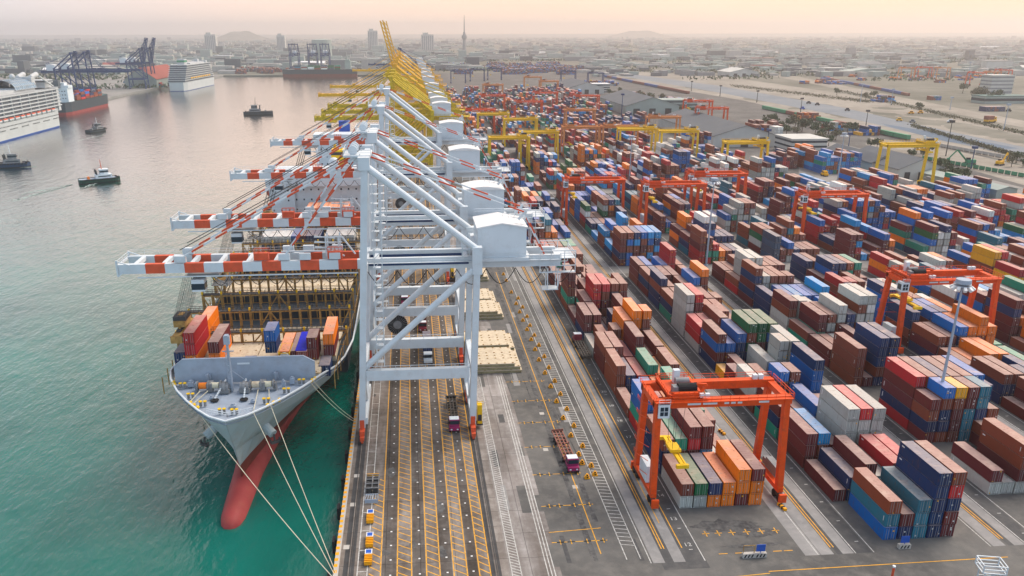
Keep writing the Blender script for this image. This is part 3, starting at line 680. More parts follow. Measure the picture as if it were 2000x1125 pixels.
for i, Y in enumerate((177.5, 220.5, 297.0, 387.0)):
    if i == 0: sts('ship_to_shore_crane', 'nearest white quay crane with red striped boom and gabled white machinery house', M['white'], True, house='gable', Y=Y)
    elif i == 1: C2 = sts('ship_to_shore_crane', 'second white quay crane, round-roofed machinery house, directly behind the nearest one', M['white'], True, Y=Y)
    else: place(C2, (0, Y, 0), 0, ['', '', 'third white quay crane with striped boom, between the second and the farthest white one', 'farthest white quay crane, striped boom, next to the yellow cranes'][i])
O1 = sts('ship_to_shore_crane', 'dirty olive yellow quay crane right behind the white cranes, boom down', M['olive'], False, detail=False, Y=497, tip=-55)
for Y, l in ((538, 'second olive yellow quay crane, boom lowered, middle of the three dirty ones'), (582, 'third olive yellow quay crane, boom lowered, beside the bright yellow cranes')):
    place(O1, (0, Y, 0), 0, l)
YD = sts('ship_to_shore_crane', 'nearest bright yellow quay crane with its long boom lowered over the water', M['yellow'], False, detail=False, Y=686, tip=-72)
place(YD, (0, 793, 0), 0, 'second bright yellow quay crane with boom lowered, behind the nearest bright yellow one')
YU = sts('ship_to_shore_crane', 'bright yellow quay crane with its boom raised, the taller and left of two raised booms', M['yellow'], False, up=True, detail=False, Y=880, tip=-72)
place(YU, (1.5, 965, 0), 0, 'bright yellow quay crane with its boom raised, the right and shorter of two raised booms')
place(YD, (0, 1130, 0), 0, 'farthest yellow quay crane, boom lowered low over the far water')
BD = sts('ship_to_shore_crane', 'dark blue quay crane at the far end of the quay behind the yellow cranes', M['bluesteel'], False, detail=False, Y=1330, tip=-60, group='dark blue ship-to-shore cranes')
BU = None
# blue cranes of the terminal across the basin (boom to the right)
BL = sts('ship_to_shore_crane', '', M['bluesteel'], False, detail=False, tip=-78, group='dark blue ship-to-shore cranes'); place(BL, (-442, 1140, 0), math.pi, 'blue quay crane across the basin with lowered boom, left and nearest of the pair', None, True)
place(BL, (-442, 1186, 0), math.pi, 'blue quay crane across the basin with lowered boom, right one of the pair')
BU = sts('ship_to_shore_crane', 'blue quay crane across the basin with boom raised upright, left of the two', M['bluesteel'], False, up=True, detail=False, X=-442, Y=1425, rz=math.pi, tip=-52, group='dark blue ship-to-shore cranes')
place(BU, (-442, 1468, 0), math.pi, 'blue quay crane across the basin with boom raised upright, right of the two')
for x, l in ((-246, 'blue quay crane on the far shore seen end on, left of three'), (-206, 'blue quay crane on the far shore seen end on, tallest middle of three'), (-179, 'blue quay crane on the far shore seen end on, right of three')):
    c_ = place(BU if 0 else BD, (x, 1885, 0), math.pi/2, l)

# ------------------------------------------------------------------ rubber-tyred gantries
def rtg(name, label, c, group, cab=True, spz=9.0, tx=-8.0, S=12.8, H=22.0, white=True):
    rt = root(name, label, 'gantry crane', (0, 0, 0), 0, group)
    for sx in (-1, 1):
        for sy in (-1, 1):
            b = MB(); b.bar((sx*S, sy*5.6, 2.3), (sx*(S-.15), sy*4.0, H-1.0), 1.15, 1.35, up=(0, 1, 0)); lg = b.build('leg', c, rt)
            b = MB()
            for wy in (-1.1, 1.1): b.tube((sx*S-.45, sy*5.6+wy, .8), (sx*S+.45, sy*5.6+wy, .8), .8, 12)
            b.box(sx*S-.35, sx*S+.35, sy*5.6-1.5, sy*5.6+1.5, .9, 1.9, 1); b.box(sx*S-.7, sx*S+.7, sy*5.6+sy*1.7, sy*5.6+sy*2.3, .5, 2.2, 2); b.build('wheel_set', [M['black'], M['dark'], c], lg)
        b = MB(); b.box(sx*S-.55, sx*S+.55, -6.4, 6.4, 1.9, 2.9); b.build('sill_beam', c, rt)
        b = MB(); b.box(sx*S-.7, sx*S+.7, -4.7, 4.7, H-1.5, H-.3); b.rail((sx*(S+.9), -4.7, H-.3), (sx*(S+.9), 4.7, H-.3), 1.1, 1.6); b.build('end_tie', c, rt)
    for sy in (-1, 1):
        b = MB(); b.box(-S-.7, S+.7, sy*4.0-.5, sy*4.0+.5, H-1.7, H); b.box(-S-.7, S+.7, sy*4.9-.45, sy*4.9+.45, H-.25, H-.15)
        b.rail((-S-.7, sy*5.3, H-.15), (S+.7, sy*5.3, H-.15), 1.1, 1.7, .04); b.build('girder', c, rt)
    b = MB(); b.box(-S-1.5, -S-.6, -3.2, 3.2, 3.2, 7.0) if 0 else b.box(-S-.5, -S+1.0, -2.4, 2.4, 3.0, 6.6)
    b.build('electrical_house', M['white2'], rt)
    b = MB(); b.box(S+.6, S+1.9, -2.2, 2.6, 2.9, 5.0); b.box(S+.7, S+1.8, 2.7, 4.2, 2.9, 4.3); b.build('power_pack', M['grey'], rt)
    b = MB(); t0, t1 = tx-3.4, tx+3.4
    b.box(t0, t1, -3.6, 3.6, H+.1, H+.5); b.box(t0, t0+.5, -4.2, 4.2, H, H+1.0); b.box(t1-.5, t1, -4.2, 4.2, H, H+1.0); b.box(t0+1, t1-1, -4.3, -3.6, H+.1, H+1.3)
    b.rail((t0, -4.5, H+.5), (t1, -4.5, H+.5), 1.2, .9, .05); b.rail((t0, 4.5, H+.5), (t1, 4.5, H+.5), 1.2, .9, .05); b.rail((t0, -4.5, H+.5), (t0, 4.5, H+.5), 1.2, 1)
    b.bar((t1, -3, H+1), (t1+.9, -3, H+2.4), .5); b.bar((t1+.9, -3, H+2.4), (t1-1, -3, H+2.6), .4)
    b.build('trolley', c, rt)
    b = MB(); b.tube((tx-1, -2.2, H+1.6), (tx+2.6, -2.2, H+1.6), .85, 12); b.tube((tx-.5, 1.0, H+1.5), (tx+2.2, 1.0, H+1.5), .7, 12, 1); b.box(tx-2, tx-.8, -2.8, -1.2, H+.5, H+1.9, 2); b.build('hoist_drum', [M['black'], M['grey'], M['grey']], rt)
    b = MB(); b.box(tx-.4, tx+.8, 2.2, 3.3, H+.5, H+3.2); b.box(tx+3.8, tx+4.6, -4.6, -3.9, H+.4, H+1.1); b.box(tx+2.7, tx+3.5, -4.6, -3.9, H+.4, H+1.1); b.box(S-2.4, S-1.5, 3.8, 4.6, H, H+.9); b.box(S-3.6, S-2.7, 3.8, 4.6, H, H+.9); b.build('control_box', M['white2'], rt)
    if cab:
        x0 = tx-5.4; b = MB(); b.box(x0, x0+2.2, -5.2, -2.9, H-3.4, H-.6); b.box(x0+.35, x0+1.85, -5.23, -5.2, H-2.9, H-1.1, 1); b.box(x0-.03, x0, -4.9, -3.2, H-2.8, H-1.2, 1)
        b.box(x0+1.05, x0+1.15, -5.26, -5.22, H-2.9, H-1.1); b.box(x0+.35, x0+1.85, -5.26, -5.22, H-2.05, H-1.95); b.rail((x0, -5.2, H-.6), (x0+2.2, -5.2, H-.6), 1, 1.1, .06); b.build('operator_cab', [M['white2'], M['glass']], rt)
        b = MB(); b.bar((x0+1.1, -3, H-.7), (x0+2.6, -3, H+.2), .3); b.bar((x0+2.2, -4, H-.6), (t0+.2, -4, H+.3), .3); b.bar((-S+.9, -5.3, 3), (-S+1.2, -4.6, H-1.6), .3) if 0 else None
        for z in range(3, int(H)-2, 3): b.bar((-S-.9, 5.0-z*.06, z), (-S-.9, -4.0+z*.02, z+2.8), .1); b.rail((-S-1, 3.5, z), (-S-1, 5.4, z), .9, .6, .04)
        b.build('stairway', c, rt)
    b = MB()
    for dx in (-1, 1):
        for y in (-2.2, 2.2): b.bar((tx+dx, y, H), (tx+dx*.7, y*.6, spz+1.2), .06)
    b.build('hoist_rope', M['dark'], rt)
    b = MB(); b.box(tx-1.1, tx+1.1, -1.6, 1.6, spz+.7, spz+1.3); b.box(tx-.35, tx+.35, -5.9, 5.9, spz, spz+.5); b.box(tx+.6, tx+.9, -5.9, 5.9, spz, spz+.4)
    for y in (-5.9, 5.9): b.box(tx-1.22, tx+1.22, y-.35, y+.35, spz-.3, spz+.45)
    b.box(tx-.8, tx+.8, -1, 1, spz+.3, spz+.8); b.build('spreader', M['byellow'], rt)
    if white:
        b = MB()
        for sy in (-1,):
            for (x0, x1) in ((-7, -4.4), (-4, -1.2), (.2, 1.1), (1.5, 2.4), (2.8, 3.7), (7, 9)): b.box(x0, x1, -4.52, -4.50, H-1.15, H-.75)
        b.build('girder_stencil_marks', M['white2'], rt)
    return rt
RG = 'orange gantry cranes over the container blocks'; YG = 'yellow gantry cranes over the container blocks'
ra = rtg('rubber_tyred_gantry', 'big orange gantry crane nearest the camera, straddling two-high and three-high containers', M['rtg'], RG, spz=8.4, tx=-7.4)
ra.location = (58.6, 140.6, 0)
rb = rtg('rubber_tyred_gantry', 'orange gantry crane at the right edge, behind the tall floodlight mast', M['rtg'], RG, S=13.8, H=21.6, tx=-10.0, spz=13.5)
rb.location = (153.3, 213.5, 0)
ocr = [((1108, 350), (1213, 345), 'orange gantry crane left of the others, beside the white quay crane platforms'), ((1262, 358), (1368, 350), 'orange gantry crane third from the left in the middle row, mid yard'),
       ((1350, 338), (1450, 332), 'orange gantry crane mid yard, overlapping behind another and topmost of its row'), ((1575, 378), (1685, 373), 'orange gantry crane right of the middle lamp mast, between orange and brown stacks'),
       ((1122, 186), (1166, 184), 'small red gantry crane in the far yard beside the grey warehouse'), ((1340, 196), (1390, 195), 'small red gantry crane in front of the railway line, upper right yard'),
       ((1373, 210), (1424, 212), 'small faded red gantry crane by the large grey warehouse roof'), ((1048, 180), (1085, 180), 'small red gantry crane in the far yard, centre'), ((912, 213), (960, 211), 'small red gantry crane nearest the yellow quay cranes'),
       ((941, 185), (982, 184), 'small red gantry crane in the far yard behind the yellow gantries'), ((1010, 197), (1055, 196), 'faded red gantry crane low in the far yard, middle')]
def put_span(proto, l, r, lab, mm=None):
    a, b2 = G(*l, 22), G(*r, 22); sp = (b2.x-a.x-1.4)/27.6 if proto is not ra else 1
    c = copy_tree(proto); c.location = ((a.x+b2.x)/2, a.y+4, 0); c['label'] = lab; return c
for l, r, lab in ocr: put_span(rb, l, r, lab)
ya = rtg('rubber_tyred_gantry', 'tall yellow gantry crane standing alone at the right edge of the yard', M['byellow'], YG, S=13.2, tx=9, spz=18, cab=False, white=False)
a = G(1722, 280, 26); b2 = G(1818, 276, 26)
ya.location = ((a.x+b2.x)/2, a.y, 0); ya.scale = (1.12, 1, 1.18)
ycr = [((958, 268), (1027, 262), 'yellow gantry crane nearest the quay, leftmost bright yellow one'), ((1018, 257), (1083, 252), 'yellow gantry crane overlapping the right side of the leftmost yellow one'),
       ((1293, 255), (1363, 254), 'yellow gantry crane just left of the large grey warehouse'), ((1424, 277), (1502, 277), 'yellow gantry crane in front of the white office building'), ((1210, 251), (1275, 247), 'yellow gantry crane behind the pair of orange ones, centre yard'),
       ((988, 232), (1045, 230), 'yellow gantry crane farther back above the leftmost yellow pair'), ((935, 222), (992, 221), 'yellow gantry crane beside the olive quay crane legs')]
for l, r, lab in ycr:
    c = put_span(ya, l, r, lab); c.scale = (1, 1, 1)
fa = rtg('rubber_tyred_gantry', 'faded orange gantry crane with pale legs, centre of the far yard', M['rtg2'], 'faded orange gantry cranes', S=13.2, cab=False, white=False)
a, b2 = G(1098, 246, 22), G(1165, 243, 22); fa.location = ((a.x+b2.x)/2, a.y, 0)
for l, r, lab in (((1174, 246), (1245, 243), 'faded orange gantry crane right of its pale twin, centre yard'), ((1105, 214), (1160, 212), 'faded orange gantry crane behind the pale pair'), ((1264, 228), (1328, 226), 'faded orange gantry crane above the white container stacks'),
                  ((944, 165), (981, 164), 'tiny faded orange gantry crane, far yard left'), ((1024, 150), (1056, 149), 'tiny faded orange gantry crane, far yard centre'), ((1057, 158), (1086, 157), 'tiny faded orange gantry crane, far yard right of centre')):
    put_span(fa, l, r, lab)
pa = rtg('rubber_tyred_gantry', 'dark blue gantry crane left of two by the far grey warehouse', M['bluesteel'], 'dark blue gantry cranes', S=13.2, cab=False, white=False)
a, b2 = G(1097, 138, 22), G(1124, 138, 22); pa.location = ((a.x+b2.x)/2, a.y, 0)
for l, r, lab in (((1150, 142), (1180, 142), 'dark blue gantry crane right of two by the far grey warehouse'), ((885, 138), (905, 138), 'dark gantry crane deep in the far container yard, left'), ((920, 135), (945, 135), 'dark gantry crane deep in the far container yard, middle'), ((955, 133), (978, 133), 'dark gantry crane deep in the far container yard, right')):
    put_span(pa, l, r, lab)
rr = [(1762, 132), (1796, 131), (1832, 132), (1900, 141), (1930, 140), (1952, 136)]
for i, (x, y) in enumerate(rr):
    put_span(fa if i % 2 == 0 else rb, (x, y), (x+26, y), f'{["first","second","third","fourth","fifth","sixth"][i]} gantry crane from left in the distant rail yard at right')

# ------------------------------------------------------------------ containers
PC = {'r': (.215, .052, .028), 'm': (.135, .022, .024), 'R': (.46, .02, .025), 'o': (.82, .19, .008), 'n': (.008, .034, .115), 'b': (.0, .125, .43), 'c': (.01, .28, .62),
      't': (.01, .26, .17), 'g': (.015, .12, .045), 'w': (.42, .44, .41), 's': (.02, .17, .25), 'y': (.80, .38, .01), 'W': (.68, .69, .66), 'p': (.28, .075, .06), 'k': (.04, .07, .12)}
CN = {'r': 'rust brown', 'm': 'dark maroon', 'R': 'bright red', 'o': 'orange', 'n': 'navy blue', 'b': 'bright blue', 'c': 'sky blue', 't': 'teal green', 'g': 'dark green', 'w': 'grey', 's': 'slate teal', 'y': 'yellow', 'W': 'white', 'p': 'dusty brown', 'k': 'dark slate'}
PAL = 'rrrrrrrrmmmpRRRnnnnnbbbbbboooootttgwwwwwcccssyW'
CH = 2.72
# section 1: hand-read bays: (block, bay, front y, length, stacks bottom->top)
def spec(s): return [x if x != '-' else '' for x in s.split()]
S1 = {
 0: {1: 'wr wg on oo moo oom', 2: 'nnr mmt mmRm rcmm w r', 3: 'Rtbb rbn mt mmt mtt mp', 4: 'r - mR mo mrt rr', 5: 'rrr nn mR rmt mo mmr', 6: 'mmr rrp mR rnmm nm mRm',
     7: 'w mr oor oooo nmmoo mmrro', 8: 'nmm tmm n nnn mnmm mmr', 9: 'm mtm mnRRR mrmrR nmmnr bRrmr', 10: 'rtrmm nm mmm mrmr rmm mrr', 11: 'rm mnb mr mmr mwr mr', 12: 'mm rm wr wrr mr rm'},
 1: {0: '- bsr nm sss nnnnn mmnRr', 1: 'm nn mmm ww wwR rrR', 2: 'mmm rrc mm wwwww wwwwR wwwww', 3: 'tnm mm mm rbb m mr', 4: 'rww mmr rmmb rmbr m rbbbn', 5: 'mm mm m rww rmwww mrwww',
     6: 'nmbr nrb nnnb tngrg gnmgg mgnbg', 7: 'wRR mmR rrrr m rbb rr', 8: 'wwwww mmmmR mR nnr mmr mr', 9: 'tnr nbr mm mr rrr rrr', 10: 'nnrn mmr bb mnr mmbb rmmro', 11: 'mnr nnn mRm nRm nm rrr', 12: 'rmm nrb mr mmb RRRRR gmr'},
 2: {1: 'wm w wmrr mr - - -', 2: '- - - - mr mo -', 5: 'rrrr m nrnnn nrnnn mr rn rn', 6: 'mm mr ww wwm mm rm wm', 7: 'tr mtmm wmwr wmrww rmnn wwrwrw wwwwWw', 8: 'wwrm mwww mmw mnw m ttb rm',
     9: 'nnn nb tgb bmc ccb tcb mmtc', 10: 'mnmnr mmww wwwr mrmr mwrr mnn rn', 11: 'Rr nmwww wwrww rmRr rwmr rmmm m', 12: 'mm rr wnr mmm nm mr mr'},
 3: {3: 'm mmr nm mr mm - -', 4: 'nnr nnr mmn mmn - - -', 5: 'mr oo ooo nmo mm nm wt', 6: 'nmr nmr wwnb mroo ooroo oooo tt', 7: 'mrnn ww bbrb oonn nroo mnb mm', 8: 'bbbbn tmttw rmoo mmnr bwm nm wwW', 9: 'wRn nb rr mnR mm mr r', 10: 'RrR RmR wmr ww mr rm m', 11: 'mm bnbn rtmn mwtr Rmrt mm m', 12: 'nnn mor wb mm nr mm m'},
}
allc = []     # (x, y, z, len, colour letter, block, bay row, stack, tier, height of stack)
def put(bi, row, j, y, s, ln=12.19, tier0=0, sec=''):
    x = BX[bi]+2.78*j
    for t_, ch in enumerate(s): allc.append([x+random.uniform(-.04, .04), y+random.uniform(-.12, .12), CH*t_, ln, ch, bi, row, j, t_, len(s), sec])
def rstack(lo, hi, mainc=None, p=.45):
    n = random.randint(lo, hi); return ''.join((mainc if mainc and random.random() < p else random.choice(PAL)) for _ in range(n))
for bi in range(6):
    ncol = 6 if bi < 2 else 7
    for k in range(0, 13):
        yk = 120.1+13.1*k
        if bi >= 4 and k < 3: continue
        if bi == 2 and k in (3, 4): continue
        s = S1.get(bi, {}).get(k)
        if s: s = spec(s)
        elif bi < 2 or (bi == 2 and k == 0) or (bi == 3 and k < 3): continue
        else:
            base = random.choice([2, 3, 3, 4]); mc = random.choice(PAL); s = [rstack(max(1, base-1), min(5, base+1), mc) for _ in range(ncol)]
        for j, st in enumerate(s):
            if not st: continue
            if random.random() < .16 and k > 3:
                put(bi, k, j, yk, st, 6.06); put(bi, k, j, yk+6.2, rstack(1, len(st)), 6.06)
            else: put(bi, k, j, yk, st)
for j, st in enumerate(spec('mnrm rnnrb rmmry sssmm rnnss nrr -')):
    if st: put(2, 3, j, 154.8, st, 6.06)
for j, st in enumerate(spec('RnmmR nmmmr mmrnn mrnmr rnmmr mnmrb mmnn')): put(2, 4, j, 161.2, st)
# ... 2 containers on their own near the second block's cross road
secs = [(1, 304.5, 454, range(0, 9)), (2, 471, 640, range(0, 6)), (3, 655, 900, range(0, 5)), (4, 910, 1260, range(0, 6))]
PAL1 = PAL; PALF = 'rrrrrrrrrmmmmpRRRnnnnnbbbbbooottgwwwwcccssW'
HAND2 = {(0, 0): 'mm rm tn Rr mr mr', (1, 0): 'mnmmr bbrbr tmrcn trmrb rcrbc bmcnc', (2, 0): 'RRmrr Rtrm gtR oo mm mn ww', (3, 0): 'kkkk mr wrb nn rm mr rr',
         (0, 1): 'mm mR rm rr nt mt', (1, 1): 'nc tmr nnc mmr tb rm'}
for sec, y0, y1, blocks in secs:
    for bi in blocks:
        ncol = 6 if bi < 2 else 7; k = 0; y = y0
        while y+12.3 < y1:
            base = random.choice([2, 3, 3, 4, 4, 5] if sec > 1 else [3, 3, 4, 4, 5]); PAL = PALF; mc = random.choice(PAL)
            if sec == 2 and bi in (3, 4) and random.random() < .5: mc = 'W'
            if sec == 2 and k == 0: base = 5
            s = spec(HAND2[(bi, k)]) if sec == 1 and (bi, k) in HAND2 else [rstack(max(1, base-2), min(6, base+1), mc, .5) for _ in range(ncol)]
            if bi >= 7 and random.random() < .35: s = []
            if random.random() < .06: s = []
            for j, st in enumerate(s):
                if st: put(bi, 20+k, j, y, st, sec=sec)
            y += 13.1; k += 1
def is_vis(c, hts):
    bi, row, j, t_ = c[5], c[6], c[7], c[8]
    if t_ == c[9]-1: return True
    if hts.get((bi, row-1, j), 0) <= t_: return True
    return hts.get((bi, row, j-1), 0) <= t_
hts = {}
for c in allc: hts[(c[5], c[6], c[7])] = max(hts.get((c[5], c[6], c[7]), 0), c[8]+1)
def inframe(c):
    p = Vector((c[0]+1.2, c[1], c[2]+1.3))-Vector((0, 0, CAM_H)); z = p.dot(FW)
    x = 921.5+CAM_F*p.dot(RT)/z; y = 617.8-CAM_F*p.dot(UP)/z
    return -20 < x < 2030 and y < 1150, z
cand = []
for i, c in enumerate(allc):
    ok, z = inframe(c)
    if ok and is_vis(c, hts): cand.append((z*(1.25 if c[3] < 7 else 1), i))
cand.sort(); NIND = 235
indiv = set(i for _, i in cand[:NIND])

def cont_mesh(L, Hh=2.6, var=0):
    """one container as four shared meshes: body, roof, two door leaves"""
    W2 = 2.44
    b = MB(); b.face([(0, L, 0), (0, 0, 0), (0, 0, Hh), (0, L, Hh)]); b.face([(W2, 0, 0), (W2, L, 0), (W2, L, Hh), (W2, 0, Hh)]); b.face([(W2, L, 0), (0, L, 0), (0, L, Hh), (W2, L, Hh)])
    b.face([(0, L, 0), (W2, L, 0), (W2, 0, 0), (0, 0, 0)]); b.face([(0, .02, 0), (W2, .02, 0), (W2, .02, Hh), (0, .02, Hh)])
    for x in (-.015, W2-.16):
        for y in (-.03, L-.14): b.box(x, x+.175, y, y+.17, -.001, Hh+.012)
    for z in (0, Hh-.12):
        b.box(-.015, 0, .14, L-.14, z, z+.12); b.box(W2, W2+.015, .14, L-.14, z, z+.12)
    if var == 1: b.box(-.03, -.02, L-1.0, L-.75, .9, 2.1, 1)
    if var == 2: b.box(-.03, -.02, L-1.5, L-.7, 1.9, 2.15, 1)
    if var == 3: b.box(-.03, -.02, .7, .85, .9, 1.9, 1)
    body = b; r = MB(); r.box(.02, W2-.02, .02, L-.02, Hh-.02, Hh+.008)
    def door(x0, x1, flip):
        d = MB(); z0, z1 = .1, Hh-.1
        u0, u1 = (0, .5) if not flip else (.5, 1)
        d.face([(x0, -.005, z0), (x1, -.005, z0), (x1, -.005, z1), (x0, -.005, z1)], 0, [(u0, 0), (u1, 0), (u1, 1), (u0, 1)])
        for fx in (.3, .72):
            x = x0+(x1-x0)*fx; n = len(d.v); d.bar((x, -.045, z0), (x, -.045, z1), .05, mi=1)
        return d
    return body, r, door(.13, 1.21, False), door(1.23, 2.31, True)
protos = {}
def get_proto(L, var=0):
    if (L, var) in protos: return protos[(L, var)]
    bm_, r, d1, d2 = cont_mesh(L, var=var); rt = bpy.data.objects.new('shipping_container', None); col.objects.link(rt); rt['category'] = 'container'
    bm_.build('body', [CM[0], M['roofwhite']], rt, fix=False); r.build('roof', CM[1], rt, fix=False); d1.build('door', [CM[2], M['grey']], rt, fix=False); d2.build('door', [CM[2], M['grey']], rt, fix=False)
    protos[(L, var)] = rt; return rt
def jit(cn, rs=random):
    c = PC[cn]; f = rs.uniform(.82, 1.25); h = rs.uniform(-.012, .012)
    return (max(0, c[0]*f+h), max(0, c[1]*f), max(0, c[2]*f-h*.5), 1)
used = set()
def new_container(L, loc, cn, label, group, rz=0):
    var = random.choice((0, 0, 1, 2, 3)) if L > 7 else 0; p = get_proto(L, var); first = (L, var) not in used; used.add((L, var))
    o = p if first else copy_tree(p)
    o.location = loc; o.rotation_euler = (0, 0, rz); o['label'] = label; o['group'] = group
    k = jit(cn)
    for ch in o.children: ch.color = k
    return o
blk = ['quayside block', 'second block', 'third block', 'fourth block', 'fifth block', 'sixth block', 'seventh block', 'eighth block', 'ninth block']
tiers = ['bottom', 'second tier', 'third tier', 'fourth tier', 'fifth tier', 'sixth tier']
stk = ['first', 'second', 'third', 'fourth', 'fifth', 'sixth', 'seventh']
b = MB(); paint = []
seen_lab = {}
for i, c in enumerate(allc):
    x, y, z, L, cn, bi, row, j, t_, hh, sec = c
    if i in indiv:
        tt = 'topmost' if t_ == hh-1 and hh > 1 else ('single' if hh == 1 else tiers[t_])
        lab = f'{CN[cn]} container, {tt}, {stk[j]} stack from left, row {row+1}, {blk[bi]}'
        if L < 7: lab = 'short '+lab
        n_ = seen_lab.get(lab, 0); seen_lab[lab] = n_+1
        if n_: lab = lab.replace('short', 'rear short')
        new_container(L, (x, y, z), cn, lab, 'containers stacked in the yard')
    else:
        k = jit(cn); W2, Hh = 2.44, 2.6; x1, y1, z1 = x+W2, y+L, z+Hh
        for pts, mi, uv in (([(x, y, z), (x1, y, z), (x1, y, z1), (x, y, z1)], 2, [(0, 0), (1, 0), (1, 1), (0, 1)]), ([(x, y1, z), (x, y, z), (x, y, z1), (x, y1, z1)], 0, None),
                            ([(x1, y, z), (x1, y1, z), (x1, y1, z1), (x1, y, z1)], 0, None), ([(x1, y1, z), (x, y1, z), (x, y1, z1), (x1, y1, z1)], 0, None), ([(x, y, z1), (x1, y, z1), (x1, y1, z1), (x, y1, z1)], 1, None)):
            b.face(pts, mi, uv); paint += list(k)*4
def stuff_mesh(b, paint, name, label):
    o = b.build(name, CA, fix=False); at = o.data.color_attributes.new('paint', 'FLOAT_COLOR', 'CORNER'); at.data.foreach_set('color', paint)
    return tag(o, label, 'containers', kind='stuff')
stuff_mesh(b, paint, 'shipping_containers', 'hundreds of stacked multicoloured shipping containers filling the yard behind the nearer stacks')

# ------------------------------------------------------------------ ships
def hull(stations, levels, cx, mats, bands, name='hull', parent=None, deckmi=None):
    """stations: (y, [half breadth per level], sheer z or None); levels: z list; bands: material per strip"""
    b = MB(); 
    for (ya, ha, za), (yb, hb, zb) in zip(stations, stations[1:]):
        for i in range(len(levels)-1):
            for s in (-1, 1):
                z0a, z1a, z0b, z1b = za[i], za[i+1], zb[i], zb[i+1]
                b.face([(cx+s*ha[i], ya[i], z0a), (cx+s*hb[i], yb[i], z0b), (cx+s*hb[i+1], yb[i+1], z1b), (cx+s*ha[i+1], ya[i+1], z1a)], bands[i])
        if deckmi is not None:
            b.face([(cx-ha[-1], ya[-1], za[-1]-.9), (cx+ha[-1], ya[-1], za[-1]-.9), (cx+hb[-1], yb[-1], zb[-1]-.9), (cx-hb[-1], yb[-1], zb[-1]-.9)], deckmi if ya[-1] < 16 else 4)
    return b.build(name, mats, parent, smooth=False, fix=False)
CX = -36.9
ship = root('container_ship', 'long container ship at the quay, pale bow, red bulb, empty deck with rusty lashing bridges', 'ship', (CX, 150, 0))
def rel(o): return o
# hull contours: (y, half breadth) per level, bow datum y = 0
LV = 7
zz = [-7, -3.0, 0.3, 3.2, 8, 13, 17.4]
CONT = [[(4, 0), (20, 2.6), (36, 4.5), (52, 8), (100, 15), (140, 18), (240, 18), (256, 4), (262, 0)],
        [(0, 0), (8, 2.9), (22.8, 4.4), (36, 6.0), (52.5, 10), (75, 14), (100, 17), (140, 20.5), (240, 20), (258, 8), (264, 0)],
        [(1.5, 0), (9, 1.3), (15, 2.7), (24, 4.9), (35, 7.6), (46, 11.2), (90, 18.6), (140, 21), (240, 20.5), (260, 12), (266, 0)],
        [(1.1, 0), (5, .8), (11.3, 2.6), (22.4, 5.2), (31, 8.3), (41, 11.8), (60, 16.2), (83, 19.6), (110, 21), (240, 21), (262, 16), (267, 0)],
        [(-1.2, 0), (3, 2.0), (8, 4.6), (18, 8.9), (28, 12.6), (41, 16.2), (60, 19.2), (83, 20.8), (110, 21.1), (240, 21.1), (263, 18), (268, 0)],
        [(-4.2, 0), (-2, 2.6), (4, 7.0), (10, 10.9), (17, 14.0), (25, 16.6), (44, 20.0), (60, 21), (240, 21.2), (264, 19), (269, 0)],
        [(-6.6, 0), (-5.4, 2.6), (-1.5, 6.2), (4.1, 10.3), (10, 13.9), (17, 16.8), (24, 18.7), (44, 21.2), (60, 21.3), (240, 21.3), (265, 19.5), (270, 0)]]
def interp(c, y):
    if y <= c[0][0]: return c[0][1]
    for (a, u), (b_, w) in zip(c, c[1:]):
        if y <= b_: return u+(w-u)*(y-a)/(b_-a)
    return c[-1][1]
FS = [0, .008, .02, .036, .055, .08, .11, .145, .185, .235, .3, .4, .55, .8, .94, .975, 1]
def table(cont, sc=1.0, bs=1.0):
    T = []
    for f in FS:
        ys_, hb, zs = [], [], []
        for l in range(LV):
            y0, y1 = cont[l][0][0], cont[l][-1][0]; y = y0+(y1-y0)*f; ys_.append(y*sc if y > 30 else y); hb.append(max(.02, interp(cont[l], y)*bs))
            aft = min(1, max(0, (y-14)/18)); zs.append(zz[l]-(3.4*aft*(l-3)/3 if l > 3 else 0))
        T.append((ys_, hb, zs))
    return T
H = table(CONT)
hull(H, zz, 0, [M['hullred'], M['dkred'], M['hullgrey'], M['deckblue'], M['hulldark']], [0, 0, 1, 2, 2, 2], 'hull', ship, 3)  # darker strip above the red: shade on the hull face, painted in
# bulbous bow: rounded red nose on the waterline ahead of the stem
b = MB(); N = 18; secs_ = []
for y, r_, zc, vr in ((-12.6, .2, -3.4, .2), (-12.3, 1.1, -3.4, 1.2), (-11.2, 1.9, -3.3, 2.0), (-9.0, 2.4, -3.1, 2.5), (-4.5, 2.6, -3.0, 2.8), (1, 2.8, -2.8, 3.1), (7, 3.0, -2.6, 3.2), (14, 3.5, -2.5, 3.3), (22, 4.0, -2.6, 3.2), (30, 4.6, -3.2, 3.0)):
    secs_.append([V(math.cos(2*math.pi*i/N)*r_, y, zc+math.sin(2*math.pi*i/N)*vr) for i in range(N)])
for A, B_ in zip(secs_, secs_[1:]):
    for i in range(N): j = (i+1) % N; b.face([A[i], A[j], B_[j], B_[i]])
b.face(secs_[0]); b.build('bulbous_bow', M['hullred'], ship, smooth=True)
